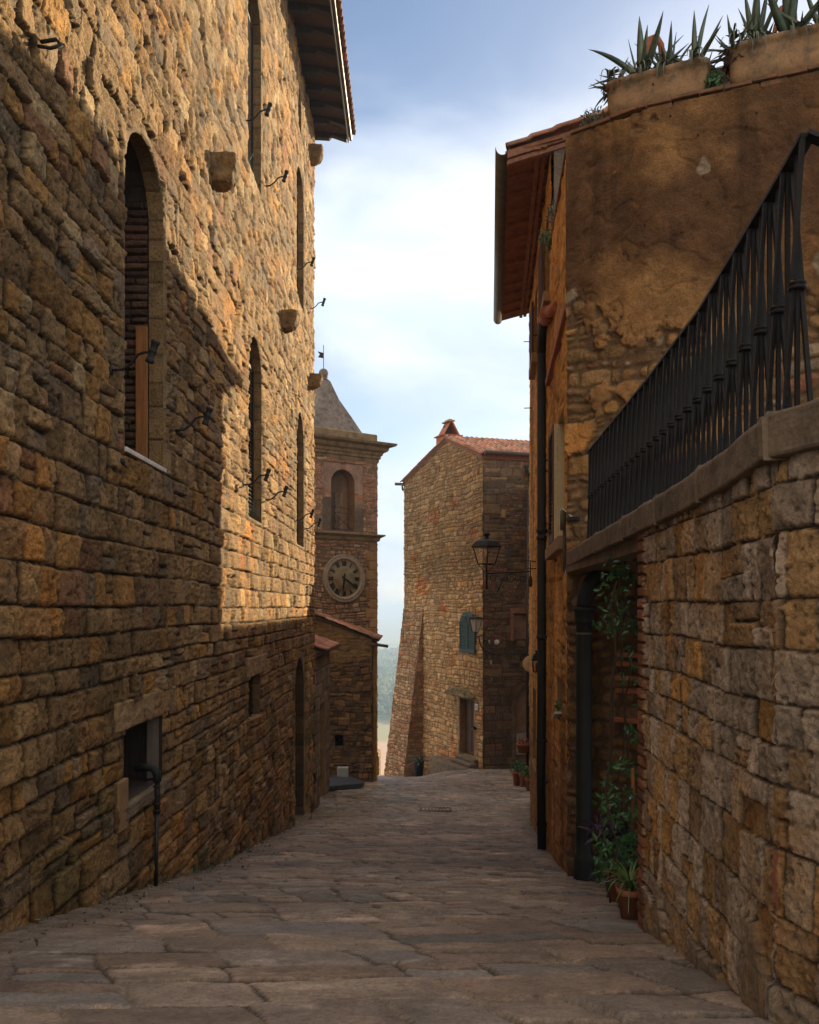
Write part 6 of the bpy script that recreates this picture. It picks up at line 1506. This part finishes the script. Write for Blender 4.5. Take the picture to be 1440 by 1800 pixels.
    q = YW.pt(ys(8.72), .37, .045); o = tag(MB().lathe(q, [(0, 0), (.028, 0), (.03, .006), (0, .012)], 20, YW.n3).build('number_plate', M['white_paint'], None), 'tiny white oval number plate under the window sill of the ochre house', 'number plate'); 
    q2 = q + YW.n3 * .013; MB().tube([q2 + Vector((0, 0, -.012)), q2 + Vector((0, 0, .014))], .003, 4).build('digit', M['iron'], o)
    q = YW.pt(ys(14.9), .82, .02); r = thing('iron_bracket', q, 'rusty iron bracket with hanging hardware on the ochre wall', 'bracket')
    m = MB(); m.tube([q, YW.pt(ys(14.7), .84, .24)], .010, 6); m.tube([YW.pt(ys(14.9), .70, .0), YW.pt(ys(14.9), .70, .20)], .010, 6); m.tube([YW.pt(ys(14.9), .82, .12), YW.pt(ys(14.9), .56, .12)], .012, 6); m.build('rods', M['rust'], r)
    m = MB(); m.lathe(YW.pt(ys(14.9), .38, .12), [(0, 0), (.035, .01), (.04, .10), (.03, .18), (0, .2)], 12); m.build('lamp_cup', M['rust'], r)
    q = YW.pt(ys(8.62), .72, .05); r = thing('cable_conduit', q, 'grey conduit with a small black floodlight by the corner of the ochre house', 'conduit')
    m = MB(); m.tube([YW.pt(ys(8.75), .38, .06), YW.pt(ys(8.75), 1.02, .06)], .018, 10); m.tube([YW.pt(ys(8.7), .8, .08), YW.pt(ys(8.7), 1.0, .08)], .028, 10); m.build('conduit', M['zinc'], r)
    a, z = FA.sz(1018, 914); m = MB(); m.box(FA.pt(a, z, .12), FA.t3 * .06, FA.n3 * .03, (0, 0, .022)); m.build('floodlight', M['iron_dull'], r, bevel=.008)
    m = MB(); m.tube([YW.pt(ys(8.75), 1.0, .06), YW.pt(ys(8.6), 1.02, .1), FA.pt(a, z, .1)], .006, 6); m.build('cable', M['white_paint'], r)
    # drain cover and pebbles on the street
    x, y = .60, 19.6; z = float(ground_z(x, y)); r = thing('drain_cover', (x, y, z), 'dark rectangular drain grate set in the paving halfway down the lane', 'drain')
    sl = (float(ground_z(x, y + .2)) - float(ground_z(x, y - .2))) / .4
    m = MB()
    ey = Vector((0, 1, sl)) * .26
    for k in range(9): m.box((x - .32 + k * .08, y, z + .004), (.014, 0, 0), ey, (0, 0, .012))
    for s in (-1, 1): m.box((x, y + s * .26, z + .004 + s * .26 * sl), (.36, 0, 0), (0, .02, 0), (0, 0, .013)); m.box((x + s * .35, y, z + .004), (.02, 0, 0), ey, (0, 0, .013))
    m.build('grate', M['grate'], r)
    # small stones and leaves lying on the paving
    rng = random.Random(8); m = MB()
    for k in range(240):
        side = rng.random(); x = (-2.15 + abs(rng.gauss(0, .12))) if side < .55 else (1.0 + .06 * 4 - abs(rng.gauss(0, .25)) if side < .75 else rng.uniform(-1.9, 1.1)); y = rng.uniform(2.5, 12); s = rng.uniform(.004, .014) * (.6 if side > .75 else 1); z = float(ground_z(x, y)) + s * .4
        vs = [Vector((x, y, z)) + Vector((rng.uniform(-1, 1), rng.uniform(-1, 1), rng.uniform(-.5, .8))).normalized() * s for _ in range(6)]
        m.add(vs, [(0, 1, 2), (0, 2, 3), (0, 3, 4), (0, 4, 5), (1, 2, 5), (2, 3, 5), (3, 4, 1)])
    wp = []; rw = np.random.RandomState(31)
    for k in range(26):
        y = rw.uniform(3.2, 17); x = -2.3 + .0053 * y + .10 if rw.rand() < .75 else 1.0 + .0 * y
        if x > 0: y = rw.uniform(8.6, 16.5); x = .82 + .0947 * y - .06
        wp += blob_points(rw, (x, y, float(ground_z(x, y)) + .02), rw.uniform(.02, .06), int(rw.uniform(8, 26)))
    tag(leaf_mesh('ground_weeds', M['leaf_grey'], None, wp, .035, 33, .3, -.9), 'tiny weeds rooted along the feet of the walls', kind='stuff')
    lp = [(rw.choice([-1, 1]) * 0 + (-2.1 + abs(rw.normal()) * .16), rw.uniform(3, 12), 0) for k in range(130)]
    lp = [(x, y, float(ground_z(x, y)) + .012) for x, y, _ in lp]
    tag(leaf_mesh('leaf_litter', M['stem'], None, lp, .03, 34, .5, .0, (0, 0, 3)), 'dead leaf litter swept against the foot of the palace wall', kind='stuff')
    tag(m.build('gravel', M['dressed'], None), 'loose grit and crumbs of stone along the edges of the paving', kind='stuff')
build_lanterns()

# ------------------------------------------------------------------ FAR WOOD and HAZE
def build_forest():
    rng = np.random.RandomState(12); pts = []; 
    verts = []; n_cr = 3000
    Yc = np.sqrt(rng.uniform(455 ** 2, 1100 ** 2, n_cr)); Xc = rng.uniform(-.16, .07, n_cr) * Yc
    den = fbm(Xc * .012, Yc * .010, 3, 3); ok = den > -.55; Yc, Xc = Yc[ok], Xc[ok]
    Yh = rng.uniform(150, 440, 60); Xh = rng.uniform(-.2, .1, 60) * Yh; 
    hs = sstep(0, 1, rng.rand(len(Yc))) * 4.5 + 4.5
    base = ground_z(Xc, Yc) + 5 * fbm(Xc * .004, Yc * .004, 7, 3)
    V = []; 
    per = 150
    for x, y, h, b in zip(Xc, Yc, hs, base):
        rad = h * rng.uniform(.5, .75); d = rng.normal(size=(per, 3)); d /= np.linalg.norm(d, axis=1)[:, None]; d[:, 2] = np.abs(d[:, 2]) * 1.0 - .15
        lump = 1 + .30 * np.sin(d[:, 0] * 5 + x) * np.cos(d[:, 2] * 5 + y) + .12 * rng.normal(size=per)
        p = np.array((x, y, b + h * .45)) + d * np.array((rad, rad, h * .55)) * (lump * rng.uniform(.75, 1.0, per))[:, None]
        n = d + rng.normal(size=(per, 3)) * .45; n /= np.linalg.norm(n, axis=1)[:, None]
        a = np.cross(n, rng.normal(size=(per, 3))); a /= np.linalg.norm(a, axis=1)[:, None]; c = np.cross(n, a); s = rad * .24 * rng.uniform(.6, 1.3, (per, 1))
        V.append(np.stack([p + a * s, p + c * s * .8, p - a * s, p - c * s * .8], 1))
    V = np.concatenate(V).reshape(-1, 3); n = len(V) // 4
    me = bpy.data.meshes.new('distant_wood'); me.vertices.add(len(V)); me.vertices.foreach_set('co', V.astype(np.float32).ravel())
    me.loops.add(n * 4); me.loops.foreach_set('vertex_index', np.arange(n * 4, dtype=np.int32)); me.polygons.add(n)
    me.polygons.foreach_set('loop_start', np.arange(0, n * 4, 4, dtype=np.int32)); me.polygons.foreach_set('loop_total', np.full(n, 4, dtype=np.int32)); me.update(calc_edges=True)
    o = link('distant_wood', me, M['forest_far']); tag(o, 'hazy green broadleaf wood filling the valley beyond the gap', kind='stuff')
def mat_far():
    m, nt, B, N, L = new_mat('distant canopy'); v = coords(nt, N, L)
    f = noise(N, L, v, .035, 3, .5)
    L(ramp(N, L, f, [(.35, (.05, .09, .02)), (.55, (.16, .21, .045)), (.68, (.28, .29, .08))]), B.inputs['Base Color']); B.inputs['Roughness'].default_value = .9
    return m
M['forest_far'] = mat_far()
build_forest()
def build_haze():
    m = bpy.data.materials.new('haze air'); m.use_nodes = True; nt = m.node_tree; nt.nodes.clear()
    out = nt.nodes.new('ShaderNodeOutputMaterial'); v = nt.nodes.new('ShaderNodeVolumePrincipled')
    v.inputs['Color'].default_value = (.55, .74, 1.0, 1); v.inputs['Density'].default_value = .00085; v.inputs['Anisotropy'].default_value = .0
    nt.links.new(v.outputs[0], out.inputs['Volume'])
    b = MB().abox(-4800, 4800, -60, 4600, -110, 16).build('haze', m, None)
    tag(b, 'pale blue summer haze filling the valley air', kind='stuff')
build_haze()
